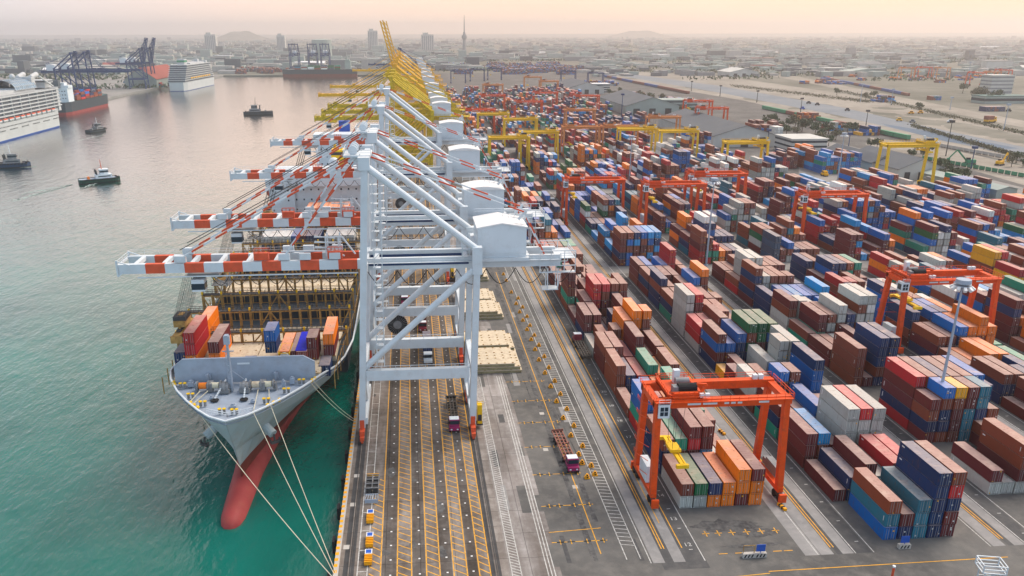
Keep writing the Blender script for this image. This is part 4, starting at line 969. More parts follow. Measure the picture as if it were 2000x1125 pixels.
# bulwark cap along the bow, anchors
b = MB(); pts = [(H[i][1][6], H[i][0][6], H[i][2][6]) for i in range(0, 13)]
for s in (-1, 1):
    for p, q in zip(pts, pts[1:]): b.bar((s*p[0], p[1], p[2]), (s*q[0], q[1], q[2]), .35, .25)
b.build('bulwark_rail', M['white2'], ship)
for s in (-1, 1):
    b = MB(); b.tube((s*5.2, 5.0, 10.2), (s*6.9, 3.6, 9.0), .95, 12); b.build('hawse_pipe', M['hullgrey'], ship)
    b = MB(); b.bar((s*7.1, 3.4, 9.0), (s*7.2, 3.2, 7.2), .35); b.bar((s*6.5, 2.8, 7.3), (s*8.0, 3.8, 7.3), .6, .5); b.bar((s*6.5, 2.8, 7.3), (s*6.4, 2.7, 8.1), .35); b.bar((s*8.0, 3.8, 7.3), (s*8.1, 3.9, 8.1), .35); b.build('anchor', M['dark'], ship)
FD = 16.75      # foredeck level
b = MB(); b.face([(-14.6, 13.5, FD), (15.2, 13.5, FD), (15.2, 13.5, FD+4.2), (12.8, 13.5, FD+5.6), (-12.6, 13.5, FD+5.6), (-14.6, 13.5, FD+4.0)]); b.face([(-14.6, 13.8, FD), (15.2, 13.8, FD), (15.2, 13.8, FD+4.2), (12.8, 13.8, FD+5.6), (-12.6, 13.8, FD+5.6), (-14.6, 13.8, FD+4.0)][::-1])
b.bar((-12.6, 13.65, FD+5.6), (12.8, 13.65, FD+5.6), .5, .2); b.bar((-14.6, 13.65, FD+4), (-12.6, 13.65, FD+5.6), .5, .2); b.bar((15.2, 13.65, FD+4.2), (12.8, 13.65, FD+5.6), .5, .2)
for x in (-7.5, 6.8): b.box(x-.15, x+.15, 12.2, 13.5, FD, FD+2.4); b.box(x-.5, x+.5, 12.6, 13.5, FD+1.0, FD+2.2)
b.build('breakwater', M['deckblue'], ship)
b = MB(); b.box(-1.2, 1.4, 13.44, 13.49, FD+4.1, FD+4.5); b.build('breakwater_name_board', M['white2'], ship)
b = MB(); b.tube((-1.8, 9.0, FD), (-1.8, 9.0, FD+12), .38, 10, r2=.28); b.box(-2.4, -1.2, 8.6, 9.4, FD+10.6, FD+12.4); b.bar((-3, 9, FD+9), (-.6, 9, FD+9), .2); b.box(-2.2, -1.4, 8.4, 9.6, FD+12.4, FD+12.6)
b.bar((-1.8, 9, FD+5), (-4.4, 12.6, FD), .16); b.bar((-1.8, 9, FD+5), (1.2, 12.6, FD), .16); b.bar((-2.2, 8.4, FD), (-2.2, 8.4, FD+10), .1); b.bar((-1.6, 8.4, FD), (-1.6, 8.4, FD+10), .1)
for z in range(1, 10): b.bar((-2.2, 8.4, FD+z), (-1.6, 8.4, FD+z), .1)
b.build('foremast', M['deckblue'], ship)
for x, y, w_, h_ in ((-11, 12.2, 1.2, 1.0), (10.4, 12.0, 1.0, 1.2), (3.6, 3.0, .9, .5), (-5.2, 5.2, .8, .5), (0, 1.2, 1.3, .4), (8.8, 10.2, .7, 1.4), (-9.4, 10.4, .7, 1.3)):
    b = MB(); b.box(x-w_/2, x+w_/2, y-w_/2, y+w_/2, FD, FD+h_); b.tube((x, y, FD+h_), (x, y, FD+h_+.35), w_*.3, 8); b.build('deck_fitting', M['deckblue'], ship)
b = MB()
for x0, x1, y0, y1 in ((-6.6, -8.4, 8.2, 1.8), (-8.2, -9.2, 8.2, 3.2), (3.8, 4.6, 8.2, -2.6), (6.0, 7.4, 8.2, .4)): b.bar((x0, y0, FD+.5), (x1, y1, FD+.3), .14)
b.build('deck_rope', M['rope'], ship)
def winch(x, y, dr):
    b = MB(); b.tube((x-2.6, y, FD+1.2), (x+2.6, y, FD+1.2), .35, 10)
    for d in (-2.5, -.2, 2.3): b.tube((x+d-.12, y, FD+1.2), (x+d+.12, y, FD+1.2), 1.05, 14)
    b.box(x-.6, x+.6, y-.7, y+1.3, FD, FD+1.8); b.box(x-2.9, x-2.5, y-.6, y+.6, FD, FD+1.6); b.box(x+2.5, x+2.9, y-.6, y+.6, FD, FD+1.6)
    b.tube((x-2.2, y, FD+1.2), (x-.6, y, FD+1.2), .7, 14, 1); b.tube((x+.3, y, FD+1.2), (x+1.9, y, FD+1.2), .66, 14, 2)
    b.build('mooring_winch', [M['grey'], dr, M['rope']], ship)
winch(-6.4, 9.4, M['orange']); winch(4.6, 9.2, M['cream'])
for x, x2 in ((-3.2, -4.4), (1.0, 1.5)):
    b = MB(); b.tube((x-.9, 8.6, FD+1.1), (x+.9, 8.6, FD+1.1), .95, 14); b.box(x-1.1, x+1.1, 7.6, 9.8, FD, FD+.9); b.tube((x-.3, 8.6, FD+1.1), (x+.3, 8.6, FD+1.1), 1.2, 14); b.build('windlass', M['grey'], ship)
    b = MB(); a, d = V(x, 10.4, FD+2.0), V(x2, 4.6, FD+.3); n = 16
    for i in range(n): p, q = a+(d-a)*i/n, a+(d-a)*(i+.75)/n; b.bar(p, q, .34 if i % 2 else .2, .2 if i % 2 else .34)
    b.build('anchor_chain', M['white2'], ship); b = MB(); b.tube((x2, 4.4, FD+.02), (x2, 4.4, FD+.16), .85, 16); b.build('chain_pipe', M['black'], ship)
for x, y in ((-9.6, 6), (9.8, 7.0), (-6.2, 2.0), (6.4, 2.4), (0.9, -2.2), (-1.6, -1.8), (-12.6, 11.5), (12.4, 11.5)):
    b = MB(); b.tube((x-.45, y, FD), (x-.45, y, FD+.95), .28, 10); b.tube((x+.45, y, FD), (x+.45, y, FD+.95), .28, 10); b.tube((x-.45, y, FD+.95), (x-.45, y, FD+1.1), .38, 10, 1); b.tube((x+.45, y, FD+.95), (x+.45, y, FD+1.1), .38, 10, 1); b.build('bollard', [M['grey'], M['byellow']], ship)
for s in (-1, 1):
    for y, x in ((13.4, 15.0), (12.2, 14.5), (2.8, 8.9), (1.6, 7.9), (.4, 6.9)):
        b = MB(); b.tube((s*x, y-.4, FD+.4), (s*x, y+.4, FD+.4), .35, 8); b.build('fairlead', M['byellow'], ship)
b = MB()
for i in range(4):
    b.tube((0, -4.6+i*.01, FD), (0, -4.6, FD+1), .01, 4) if i == 0 else None
b.rail((-4.6, -2.0, FD+.4), (0, -4.6, FD+.5), .9, 1.2, .05); b.rail((4.6, -2.0, FD+.4), (0, -4.6, FD+.5), .9, 1.2, .05); b.build('bow_railing', M['white2'], ship)

# deck of the cargo part: hatch covers, open holds, lashing bridges (y relative to the bow datum)
HD = 15.8
LB = [51.4, 65.7, 80, 94.3, 108.6, 122.9, 141.5, 157]
def hatch(y0, y1, x0=-19, x1=18.5, z=HD, n=4):
    w = (x1-x0)/n
    for i in range(n):
        b = MB(); a = x0+w*i+.12; c = x0+w*(i+1)-.12; b.box(a, c, y0, y1, z-1.1, z)
        for yy in (y0+1.2, (y0+y1)/2, y1-1.2):
            for xx in (a+.8, (a+c)/2, c-.8): b.box(xx-.16, xx+.16, yy-.16, yy+.16, z, z+.12, 1)
        b.bar((a, y0+.2, z+.05), (c, y0+.2, z+.05), .3, .12, mi=1)
        b.build('hatch_cover', [M['cream'], M['lash']], ship)
hatch(15.2, 27.0, -15.5, 16.0, z=17.4, n=3); hatch(27.4, 38.0, -18.5, 18.5, z=16.4); hatch(40.0, 50.2); hatch(81.3, 93.2)
for y0 in (110, 125.4, 143): hatch(y0, y0+12.2)
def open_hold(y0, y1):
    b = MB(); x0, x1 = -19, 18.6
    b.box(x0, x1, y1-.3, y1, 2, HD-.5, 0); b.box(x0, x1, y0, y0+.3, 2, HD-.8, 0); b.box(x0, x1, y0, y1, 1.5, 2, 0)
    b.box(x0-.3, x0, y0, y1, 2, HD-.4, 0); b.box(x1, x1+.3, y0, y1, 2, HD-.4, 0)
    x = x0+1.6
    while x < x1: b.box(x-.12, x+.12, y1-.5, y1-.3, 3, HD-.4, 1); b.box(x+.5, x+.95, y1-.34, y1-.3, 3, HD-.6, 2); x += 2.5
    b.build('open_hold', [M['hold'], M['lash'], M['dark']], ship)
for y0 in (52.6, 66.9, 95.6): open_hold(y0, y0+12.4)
def lashing(y, low=False, z0=HD-1.0):
    x0, x1 = -20.6, 20.2; h = 4.2 if low else 5.6; zt = z0+h
    b = MB(); b.box(x0, x1, y-.75, y+.75, zt-.2, zt); b.rail((x0, y-.75, zt), (x1, y-.75, zt), 1.05, 1.2, .05); b.rail((x0, y+.75, zt), (x1, y+.75, zt), 1.05, 1.2, .05)
    b.build('lashing_bridge_walkway', M['lashdark'], ship)
    b = MB(); n = 16
    for i in range(n+1):
        x = x0+(x1-x0)*i/n; b.box(x-.19, x+.19, y-.95, y-.6, z0, zt+(.7 if i % 2 == 0 else 0) if not low else z0+(h+.7 if i % 2 == 0 else .4)); b.box(x-.15, x+.15, y+.6, y+.85, z0, zt)
        if i % 2 == 0: b.box(x-.22, x+.22, y-1.0, y-.55, zt+.2, zt+.9, 1)
    for i in (0, 7, 8, 14):
        xa = x0+(x1-x0)*i/n; xb = x0+(x1-x0)*(i+1)/n; xc = x0+(x1-x0)*(i+2)/n
        if i in (0, 14): b.bar((xa, y-.8, zt-.3), (xb, y-.8, z0+.2), .32); b.bar((xc, y-.8, zt-.3), (xb, y-.8, z0+.2), .32)
        elif i == 7: b.bar((xb, y-.8, zt-.3), (xa-.8, y-.8, z0+.2), .32)
        else: b.bar((xa, y-.8, zt-.3), (xb+.8, y-.8, z0+.2), .32)
    b.bar((x0, y-.8, zt-.35), (x1, y-.8, zt-.35), .22, .3); b.bar((x0, y-.8, z0+h*.0+.3), (x1, y-.8, z0+.3), .2)
    if not low: b.bar((x0, y-.8, z0+h*.55), (x1, y-.8, z0+h*.55), .12)
    b.build('lashing_bridge_frame', [M['lash'], M['byellow']], ship)
lashing(39.0, True, HD-.9)
for i, y in enumerate(LB): lashing(y)
# side walkway on the quay side
b = MB()
for i in range(26):
    y = 18+i*5; s = 18.9+min(2.0, i*.25); b.box(s-.2, s, y-.1, y+.1, 12.5, 16.5); b.bar((s-.1, y, 16.3), (s-.1, y+5, 16.3), .14); 
    b.box(-s, -s+.2, y-.1, y+.1, 12.5, 16.5)
b.build('side_passage', M['lash'], ship)
# accommodation block
AY = 176
b = MB(); b.box(-19.5, -9.5, AY, AY+14, 12, 30); b.box(-9.5, 19.5, AY+1.5, AY+14, 12, 30); b.box(-20.5, 20.5, AY-1, AY+13, 30, 33); b.box(-17, 17, AY, AY+12, 33, 36.2)
for z in (20, 24, 28):
    for x in range(-18, 19, 3): b.box(x-.3, x+.3, AY-.04 if x < -9.5 else AY+1.46, AY+1.47, z, z+.7, 1)
for x in range(-15, 16, 3): b.box(x-1.2, x+1.2, AY-.05, AY, 34.2, 35.6, 1)
b.rail((-20.5, AY-1, 33), (20.5, AY-1, 33)); b.rail((-17, AY, 36.2), (17, AY, 36.2)); b.build('accommodation_block', [M['white2'], M['glass']], ship)
b = MB(); b.box(4.5, 10.5, AY+15, AY+22, 30, 42); b.box(4.4, 10.6, AY+14.9, AY+22.1, 40, 41.2, 1); b.tube((6, AY+18, 42), (6, AY+18, 44), .6); b.tube((8.5, AY+19, 42), (8.5, AY+19, 44), .6); b.build('funnel', [M['byellow'], M['dark']], ship)
b = MB(); n = 10
import bmesh
def dome(name, c, r, m, parent):
    bm = bmesh.new(); bmesh.ops.create_uvsphere(bm, u_segments=14, v_segments=8, radius=r); me = bpy.data.meshes.new(name); bm.to_mesh(me); bm.free(); me.materials.append(m)
    me.polygons.foreach_set('use_smooth', [True]*len(me.polygons)); o = bpy.data.objects.new(name, me); col.objects.link(o); o.location = c; o.parent = parent; return o
dome('radar_dome', (6.5, AY+4, 38.5), 2.2, M['white2'], ship)
b = MB(); b.tube((0, AY+5, 36), (0, AY+5, 44), .4); b.bar((-4, AY+5, 41), (4, AY+5, 41), .3); b.bar((-2.5, AY+5, 43), (2.5, AY+5, 43), .3); b.build('radar_mast', M['white2'], ship)
b = MB(); b.tube((-19.6, AY+3, 27), (-19.6, AY+10, 27), 1.5, 10); b.build('lifeboat', M['signal'], ship)
# a second ship astern, mostly hidden by the cranes
s2 = root('container_ship', 'second container ship farther along the quay, hidden behind the white and yellow cranes', 'ship', (CX, 430, 0))
H2 = table(CONT, .67, .76)
hull(H2, zz, 0, [M['hullred'], M['dkred'], M['hulldark'], M['deckblue'], M['hulldark']], [0, 0, 1, 2, 2, 2], 'hull', s2, 3)
b = MB(); b.box(-14, 14, 30, 44, 14, 32); b.box(-16, 16, 29, 42, 32, 34.6)
for z in (18, 22, 26, 30):
    for x in range(-12, 13, 3): b.box(x-.4, x+.4, 29.95, 30, z, z+.8, 1)
b.build('accommodation_block', [M['white2'], M['glass']], s2); b = MB(); b.box(-3, 3, 46, 52, 20, 40); b.build('funnel', M['bluepaint'], s2)

# containers on the big ship (world coordinates)
def ship_cont(px, Y, z0, s, labs, L=12.19):
    a = FW; d = FW + RT*((px-921.5)/CAM_F); # column through that photo column at distance Y
    # solve the x of the vertical plane through px at depth Y near the deck level
    t0 = Y; x = None
    lo, hi = -80, 20
    for _ in range(50):
        m_ = (lo+hi)/2; p = Vector((m_, Y, z0))-Vector((0, 0, CAM_H)); q = 921.5+CAM_F*p.dot(RT)/p.dot(FW)
        if q < px: lo = m_
        else: hi = m_
    for k, ch in enumerate(s):
        new_container(L, (m_, Y, z0+k*CH), ch, labs[k], 'containers on the deck of the big ship')
YS = 172.2; HD0 = HD; HD = 17.5
ship_cont(345, YS+1, HD-2.6, 'mn', ['maroon container half hidden at the ship\'s left rail, below the navy one', 'navy container on top at the ship\'s far left rail'], 6.06)
ship_cont(365, YS-1, HD, 'ooRp', ['orange container at deck level under the red stack on the ship', 'orange container second from deck in the tall red-topped ship stack', 'red container directly under the top one of the ship\'s left stack', 'dull red container topmost of the tall left stack on the ship'][0:4]) if 0 else ship_cont(365, YS-1, HD, 'oRR', ['orange container at deck level under the red stack on the ship', 'deep red container in the middle of the ship\'s left three-high stack', 'dusty red container topmost of the ship\'s left three-high stack'])
ship_cont(388, YS+13.6, HD, 'oo', ['lower orange container behind the ship\'s left red stack', 'upper orange container behind the ship\'s left red stack'])
ship_cont(410, YS, HD, 'om', ['orange container with a maroon one on it, left part of ship deck', 'maroon container lying on an orange one, left part of ship deck'])
tk = root('tank_container', 'white tank container in a yellow frame under the blue stack on the ship', 'tank container', (-30.6, YS-1, HD))
b = MB(); b.tube((1.2, .3, 1.3), (1.2, 5.8, 1.3), 1.1, 18); b.build('tank', M['white2'], tk)
b = MB()
for x in (0, 2.44):
    for y in (0, 6.06): b.bar((x, y, 0), (x, y, 2.6), .16)
for z in (0.05, 2.55):
    for x in (0, 2.44): b.bar((x, 0, z), (x, 6.06, z), .14)
    for y in (0, 6.06): b.bar((0, y, z), (2.44, y, z), .14)
b.build('frame', M['byellow'], tk)
ship_cont(519, YS-1, HD+CH, 'nb', ['navy container between the tank below and the bright blue one above', 'bright blue container topmost above the tank container on the ship'], 6.06)
ship_cont(545, YS, HD, 'o', ['orange container with a bright blue tarpaulin top on the ship'])
tp = MB(); tp.box(0, 2.46, 0, 12.2, 0, .12)
t_ = tp.build('tarpaulin', mat('blue_tarpaulin', (.01, .02, .5), .6, var=.12, scale=1.5)); t_.location = (-27.0, YS, HD+2.62); tag(t_, 'bright blue tarpaulin over the open top of the orange ship container', 'tarpaulin')
TARP = t_
ship_cont(568, YS, HD, 'm', ['maroon container right of the blue-topped one on the ship'])
ship_cont(577, YS-6, HD, 'p', ['short dull red container in front, between the maroon ones on the ship'], 6.06) if 0 else ship_cont(580, YS-.5, HD, 'p', ['dusty red container between the maroon ones on the ship'], 6.06)
ship_cont(601, YS+1, HD, 'mm', ['lower of two maroon containers on the ship\'s right half', 'upper of two maroon containers on the ship\'s right half'], 6.06)
ship_cont(624, YS-3, HD-2.5, 'n', ['navy container low at the ship\'s right rail beside the breakwater'], 6.06)
ship_cont(633, YS+3, HD, 'mo', ['maroon container under the orange one near the ship\'s right rail', 'orange container on top near the ship\'s right rail']) 
ship_cont(472, YS-4, HD-1.6, 'b', ['blue and white container low behind the breakwater near the foremast'], 6.06)
HD = HD0; YB = 276.6
for i, ch in enumerate('WWWWbmnn'): ship_cont(512+i*14.6, YB, HD+.4, 'k'+ch, [f'{q_} {c_} container, {["first","second","third","fourth","fifth","sixth","seventh","eighth"][i]} stack from left in the rear deck row' for q_, c_ in (('lower', 'dark slate'), ('upper', CN[ch]))])
for i, ch in enumerate('WWWW'): ship_cont(636+i*14.4, YB, HD+.4, 'k'+ch, [f'{q_} container, {["first","second","third","fourth"][i]} from left of the rear row\'s right group' for q_ in ('lower dark', 'upper white')])
for i, ch in enumerate('omoormoo'): ship_cont(600+i*10, 150+160, HD+.4+(0 if i % 3 else 0), ch*1+'orm'[i % 3]+'o', [f'{t} {CN[c]} container, stack {i+1} in front of the ship\'s white bridge' for t, c in zip(('bottom', 'middle', 'top'), ch+'orm'[i % 3]+'o')])

# mooring ropes
def rope(name, a, c, sag, lab, cat='rope', r=.065, m='rope'):
    a, c = Vector(a), Vector(c); b = MB(); pts = [a+(c-a)*i/14+V(0, 0, -sag*4*(i/14)*(1-i/14)) for i in range(15)]; b.path(pts, r, 6); return tag(b.build(name, M[m]), lab, cat, 'mooring ropes of the big ship')
rope('mooring_rope', (CX-8.4, 152, FD+.8), (-15.2, 117.0, .3), 1.2, 'yellowish mooring rope crossing in front of the red bulb to the quay', r=.08)
rope('mooring_rope', (CX+4.6, 147.2, FD+.8), (-14.8, 117.4, .3), .5, 'left of two pale ropes running side by side from the bow to the quay')
rope('mooring_rope', (CX+7.4, 150.6, FD+.8), (-14.6, 117.8, .3), .5, 'right of two pale ropes running side by side from the bow to the quay')
rope('mooring_rope', (CX+14.6, 162.0, FD+.7), (-14.6, 176, .3), .8, 'upper short rope from the ship\'s right rail to the quay behind the crane leg')
rope('mooring_rope', (CX+14.2, 161.0, FD+.6), (-14.6, 175, .3), 1.0, 'lower short yellowish rope from the ship\'s right rail to the quay')

# simple ship bodies for the basin
def simple_hull(L, B, zt, mats, name='hull', parent=None, red=1.5, bowl=.18):
    n = 14; st = []
    for i in range(n+1):
        f = i/n; y = -L/2+L*f; w = B/2
        if f > 1-bowl: w *= math.sqrt(max(0, 1-((f-(1-bowl))/bowl)**2))
        if f < .06: w *= .78+.22*f/.06
        st.append((y, max(w, .05)))
    b = MB(); lv = [WZ-1, red, zt]
    for (ya, wa), (yb, wb) in zip(st, st[1:]):
        for s in (-1, 1):
            b.face([(s*wa*.9, ya*.985, lv[0]), (s*wb*.9, yb*.985, lv[0]), (s*wb*.96, yb, lv[1]), (s*wa*.96, ya, lv[1])], 0)
            b.face([(s*wa*.96, ya, lv[1]), (s*wb*.96, yb, lv[1]), (s*wb, yb, lv[2]), (s*wa, ya, lv[2])], 1)
        b.face([(-wa, ya, zt-.4), (wa, ya, zt-.4), (wb, yb, zt-.4), (-wb, yb, zt-.4)], 2)
    y, w = st[0]; b.face([(-w*.9, y*.985, lv[0]), (w*.9, y*.985, lv[0]), (w*.96, y, lv[1]), (-w*.96, y, lv[1])], 0); b.face([(-w*.96, y, lv[1]), (w*.96, y, lv[1]), (w, y, zt), (-w, y, zt)], 1)
    return b.build(name, mats, parent, fix=False)
M['cruisew'] = mat('off_white_ship_paint', (.46, .48, .49), .5, var=.05, scale=.1)
# large cruise ship at the left edge
cr = root('cruise_ship', 'big white cruise ship cut by the left edge, orange lifeboats, striped balcony decks', 'cruise ship', (-371, 778, 0), 0)
simple_hull(222, 32, 13, [M['bluepaint'], M['cruisew'], M['conc']], 'hull', cr, red=WZ+1.4, bowl=.06)
M['balcony'] = mat('dark_balcony_glass', (.10, .12, .15), .4, var=.15, scale=.2)  # even dark tone for the balcony bands and funnel stripe
for k in range(6):
    b = MB(); z = 15.5+k*3.2; e = 111-4-k*.4
    b.box(-14.6, 14.6, -108, e, z, z+2.2, 1); b.box(-15.9, 15.9, -109, e+1, z+2.2, z+3.2, 0)
    for i in range(12): b.box(14.6, 15.7, -108+i*18, -107.4+i*18, z, z+2.2, 0)
    b.build('balcony_deck', [M['cruisew'], M['balcony']], cr)
b = MB(); b.box(-14.4, 14.4, -108, 108, 12.6, 15.4); b.build('promenade_deck', M['cruisew'], cr)
for i in range(17):
    b = MB(); y = 84-i*11.4; b.tube((15.4, y-4, 14.6), (15.4, y+4, 14.6), 1.5, 8, 0); b.box(14.4, 16.6, y-3.6, y+3.6, 15.1, 16.3, 1); b.build('lifeboat', [M['cruisew'], M['signal']], cr)
b = MB()
for z in (6, 9):
    for i in range(70):
        if i % 9 > 5 and z == 6: continue
        b.box(15.95, 16.04, 94-i*2.6, 95.1-i*2.6, z, z+.9)
b.build('porthole_row', M['glass'], cr)
b = MB(); b.prism([(-15.5, 100), (15.5, 100), (15.5, 105), (12, 109.5), (-12, 109.5), (-15.5, 105)], 13, 35.6); b.build('rounded_end_wall', M['cruisew'], cr)
b = MB(); b.box(-12, 12, -100, 60, 35, 38.6); b.box(-11.6, 12.4, 20, 52, 38.6, 39.6); b.rail((15.6, -108, 34.8), (15.6, 108, 34.8), 1.4, 3, .08); b.build('upper_deck', M['cruisew'], cr)
b = MB(); n = 9
for i in range(n):
    a0, a1 = math.pi*i/n, math.pi*(i+1)/n
    b.face([(13*math.cos(a0), 18, 38+9*math.sin(a0)), (13*math.cos(a0), 62, 38+9*math.sin(a0)), (13*math.cos(a1), 62, 38+9*math.sin(a1)), (13*math.cos(a1), 18, 38+9*math.sin(a1))], 0)
for y in range(18, 63, 4):
    for i in range(n): a0, a1 = math.pi*i/n, math.pi*(i+1)/n; b.bar((13.1*math.cos(a0), y, 38+9.1*math.sin(a0)), (13.1*math.cos(a1), y, 38+9.1*math.sin(a1)), .4, mi=1)
for i in range(n+1): a0 = math.pi*i/n; b.bar((13.1*math.cos(a0), 18, 38+9.1*math.sin(a0)), (13.1*math.cos(a0), 62, 38+9.1*math.sin(a0)), .3, mi=1)
b.build('glass_dome_roof', [mat('blue_grey_glazing', (.2, .3, .4), .2, var=.2, scale=.2), M['cruisew']], cr)
b = MB(); b.tube((8, 64, 47), (8, 78, 49.5), 2.4, 12); b.tube((-4, 64, 47), (-4, 78, 49.5), 2.4, 12); b.box(-9, 11, 58, 66, 38, 48); b.bar((13, 72, 48), (14, 98, 37), 1.2); b.bar((-11, 72, 48), (-12, 98, 37), 1.2); b.box(-10, 12, 84, 104, 40.5, 43.5); b.box(-10.1, 12.1, 84, 104, 41.4, 42.6, 1); b.box(-9, 11, 86, 102, 36, 40.5)
b.build('funnel', [M['cruisew'], M['balcony']], cr); dome('radar_dome', (10, 22, 50), 2.6, M['cruisew'], cr)
# second cruise ship
c2 = root('cruise_ship', 'smaller white cruise ship seen from its terraced stern at the far left quay', 'cruise ship', (-371, 1492, 0), R(-3))
simple_hull(186, 30, 11, [M['bluepaint'], M['cruisew'], M['conc']], 'hull', c2, red=WZ+.6, bowl=.12)
for k in range(8):
    b = MB(); z = 11+k*3.3; y0 = -91+k*2.6; y1 = 78-k*3; b.box(-13.6, 13.6, y0+1, y1, z, z+2.3, 1); b.box(-14.8, 14.8, y0-.6, y1+1, z+2.3, z+3.3, 0); b.build('balcony_deck', [M['cruisew'], M['balcony']], c2)
b = MB(); b.box(-6, 6, -58, -44, 37, 46, 0); b.box(-6.2, 6.2, -58.3, -43.8, 41, 44, 1); b.build('funnel', [M['cruisew'], M['green']], c2)
b = MB(); b.box(-10, 10, -40, 40, 37, 39.5); b.box(-12, 12, 44, 52, 36, 41); b.tube((0, 30, 39), (0, 30, 52), .6); b.box(-3, 3, 26, 34, 39, 44); b.build('upper_deck', M['cruisew'], c2)
b = MB()
for i in range(9): b.box(14.7, 15.4, -60+i*13, -52+i*13, 15, 17.4)
b.build('lifeboat_row', M['yellow'], c2)
# feeder cargo ship
cg = root('cargo_ship', 'dark cargo ship with red waterline and pale bridge behind the big cruise ship', 'ship', (-406, 1070, 0), R(-1))
simple_hull(146, 28, 11.5, [M['hullred'], M['hulldark'], M['hullgrn']], 'hull', cg, red=.2, bowl=.2)
b = MB(); b.box(-13, 13, -66, -50, 11, 27); b.box(-14, 14, -64, -52, 27, 30); b.box(-9, 9, -62, -54, 30, 33)
for z in (15, 19, 23): 
    for x in range(-11, 12, 3): b.box(x-.6, x+.6, -66.05, -66, z, z+1.2, 1)
b.build('bridge', [M['white2'], M['glass']], cg); b = MB(); b.box(-5, 5, -76+8, -62, 27, 36); b.build('funnel', M['slate'], cg)
b = MB(); paint = []
def cstack(b, paint, x, y, z, n, L=12.2, pal='rRmbnrrmk'):
    for t_ in range(n):
        k = jit(random.choice(pal)); n0 = len(b.f); b.box(x, x+2.44, y, y+L, z+t_*2.65, z+t_*2.65+2.6)
        paint += list(k)*24
for r_ in range(6):
    for j in range(9): cstack(b, paint, -12.5+j*2.8, -40+r_*13.5, 11.5, random.randint(1, 3))
o = b.build('deck_containers', CA[0], cg, fix=False); at = o.data.color_attributes.new('paint', 'FLOAT_COLOR', 'CORNER'); at.data.foreach_set('color', paint); o['kind'] = 'stuff'
# far ship
fs = root('cargo_ship', 'long dark ship lying across the far end of the basin under the blue cranes', 'ship', (-186, 1822, 0), R(91))
simple_hull(158, 26, 13, [M['dkred'], M['hulldark'], M['conc']], 'hull', fs, red=3.5, bowl=.12)
b = MB(); b.box(-10, 10, -66, -54, 13, 30); b.box(-12, 12, -64, -56, 30, 33); b.tube((0, -58, 33), (0, -58, 40), 1); b.build('bridge', [M['wallg']], fs)
b = MB(); paint = []
for r_ in range(7):
    for j in range(8): cstack(b, paint, -11.5+j*2.8, -44+r_*14, 13, random.randint(1, 3), pal='gwktsrW')
o = b.build('deck_containers', CA[0], fs, fix=False); at = o.data.color_attributes.new('paint', 'FLOAT_COLOR', 'CORNER'); at.data.foreach_set('color', paint); o['kind'] = 'stuff'
# tugs
def tug(hc, hs, mast, label, loc, rz, s=1.0):
    rt = root('tugboat', label, 'tugboat', loc, rz, 'tugboats in the basin'); L = 27; s *= .92
    simple_hull(L, 9.5, WZ+3.0, [M['black'], hc, M['deckblue'] if hs is M['white2'] else M['dark']], 'hull', rt, red=WZ+.5, bowl=.3)
    b = MB()
    for i in range(-5, 6): b.tube((-4.9, i*2.1, WZ+2.5), (-4.9, i*2.1+1.4, WZ+2.5), .4, 6); b.tube((4.9, i*2.1, WZ+2.5), (4.9, i*2.1+1.4, WZ+2.5), .4, 6)
    b.tube((-3.2, 11.4, WZ+2.8), (3.2, 11.4, WZ+2.8), .7, 8); b.build('fender', M['black'], rt)
    b = MB(); b.box(-3.4, 3.4, -2.5, 8, WZ+2.6, WZ+5.4); b.box(-3.43, 3.43, -1, 7, WZ+3.8, WZ+4.5, 1); b.build('deckhouse', [hs, M['glass']], rt)
    b = MB(); b.prism([(-2.2, .5), (2.2, .5), (2.6, 3), (2, 6), (-2, 6), (-2.6, 3)], WZ+5.4, WZ+8.6); b.prism([(-2.24, .46), (2.24, .46), (2.66, 3), (2.05, 6.05), (-2.05, 6.05), (-2.66, 3)], WZ+6.7, WZ+7.9, 1); b.prism([(-2.5, .2), (2.5, .2), (2.9, 3), (2.3, 6.3), (-2.3, 6.3), (-2.9, 3)], WZ+8.6, WZ+8.9); b.build('wheelhouse', [hs, M['glass']], rt)
    b = MB(); b.tube((0, 2.2, WZ+8.9), (0, 1.8, WZ+15.5), .28, 8, r2=.14); b.bar((-1.6, 2, WZ+12.5), (1.6, 2, WZ+12.5), .2); b.bar((-1, 2, WZ+14), (1, 2, WZ+14), .15); b.bar((0, 2, WZ+11), (0, -2, WZ+8), .12); b.build('mast', mast, rt)
    for x in (-2.2, 2.2): b = MB(); b.tube((x, -1.6, WZ+5), (x, -2.0, WZ+8.6), .55, 10); b.build('exhaust_stack', M['dark'], rt)
    b = MB(); b.tube((-1.2, -7, WZ+3.6), (1.2, -7, WZ+3.6), .8, 10); b.box(-1.6, 1.6, -7.8, -6.2, WZ+2.6, WZ+3.4); b.build('tow_winch', M['orange'] if hs is M['white2'] else M['grey'], rt)
    rt.scale = (s, s, s); rt.location.z = -3*(1-s)*-1*-1 if 0 else WZ*(1-s)
    return rt
tug(M['tuggrn'], M['white2'], M['signal'], 'green and white tug with an orange-red mast trailing a wake', (-200, 538, 0), R(-62), 1.0)
tug(M['hulldark'], M['grey'], M['dark'], 'dark grey tug lying broadside in the middle of the basin', (-175, 985, 0), R(100), 1.35)
tug(M['hulldark'], M['grey'], M['white2'], 'small dark tug with thin mast off the cargo ship\'s stern', (-303, 826, 0), R(-20), .95)
tug(M['tugblue'], M['grey'], M['white2'], 'blue-hulled tug at the left edge below the cruise ship', (-287, 606, 0), R(-75), 1.15)
wk = MB()
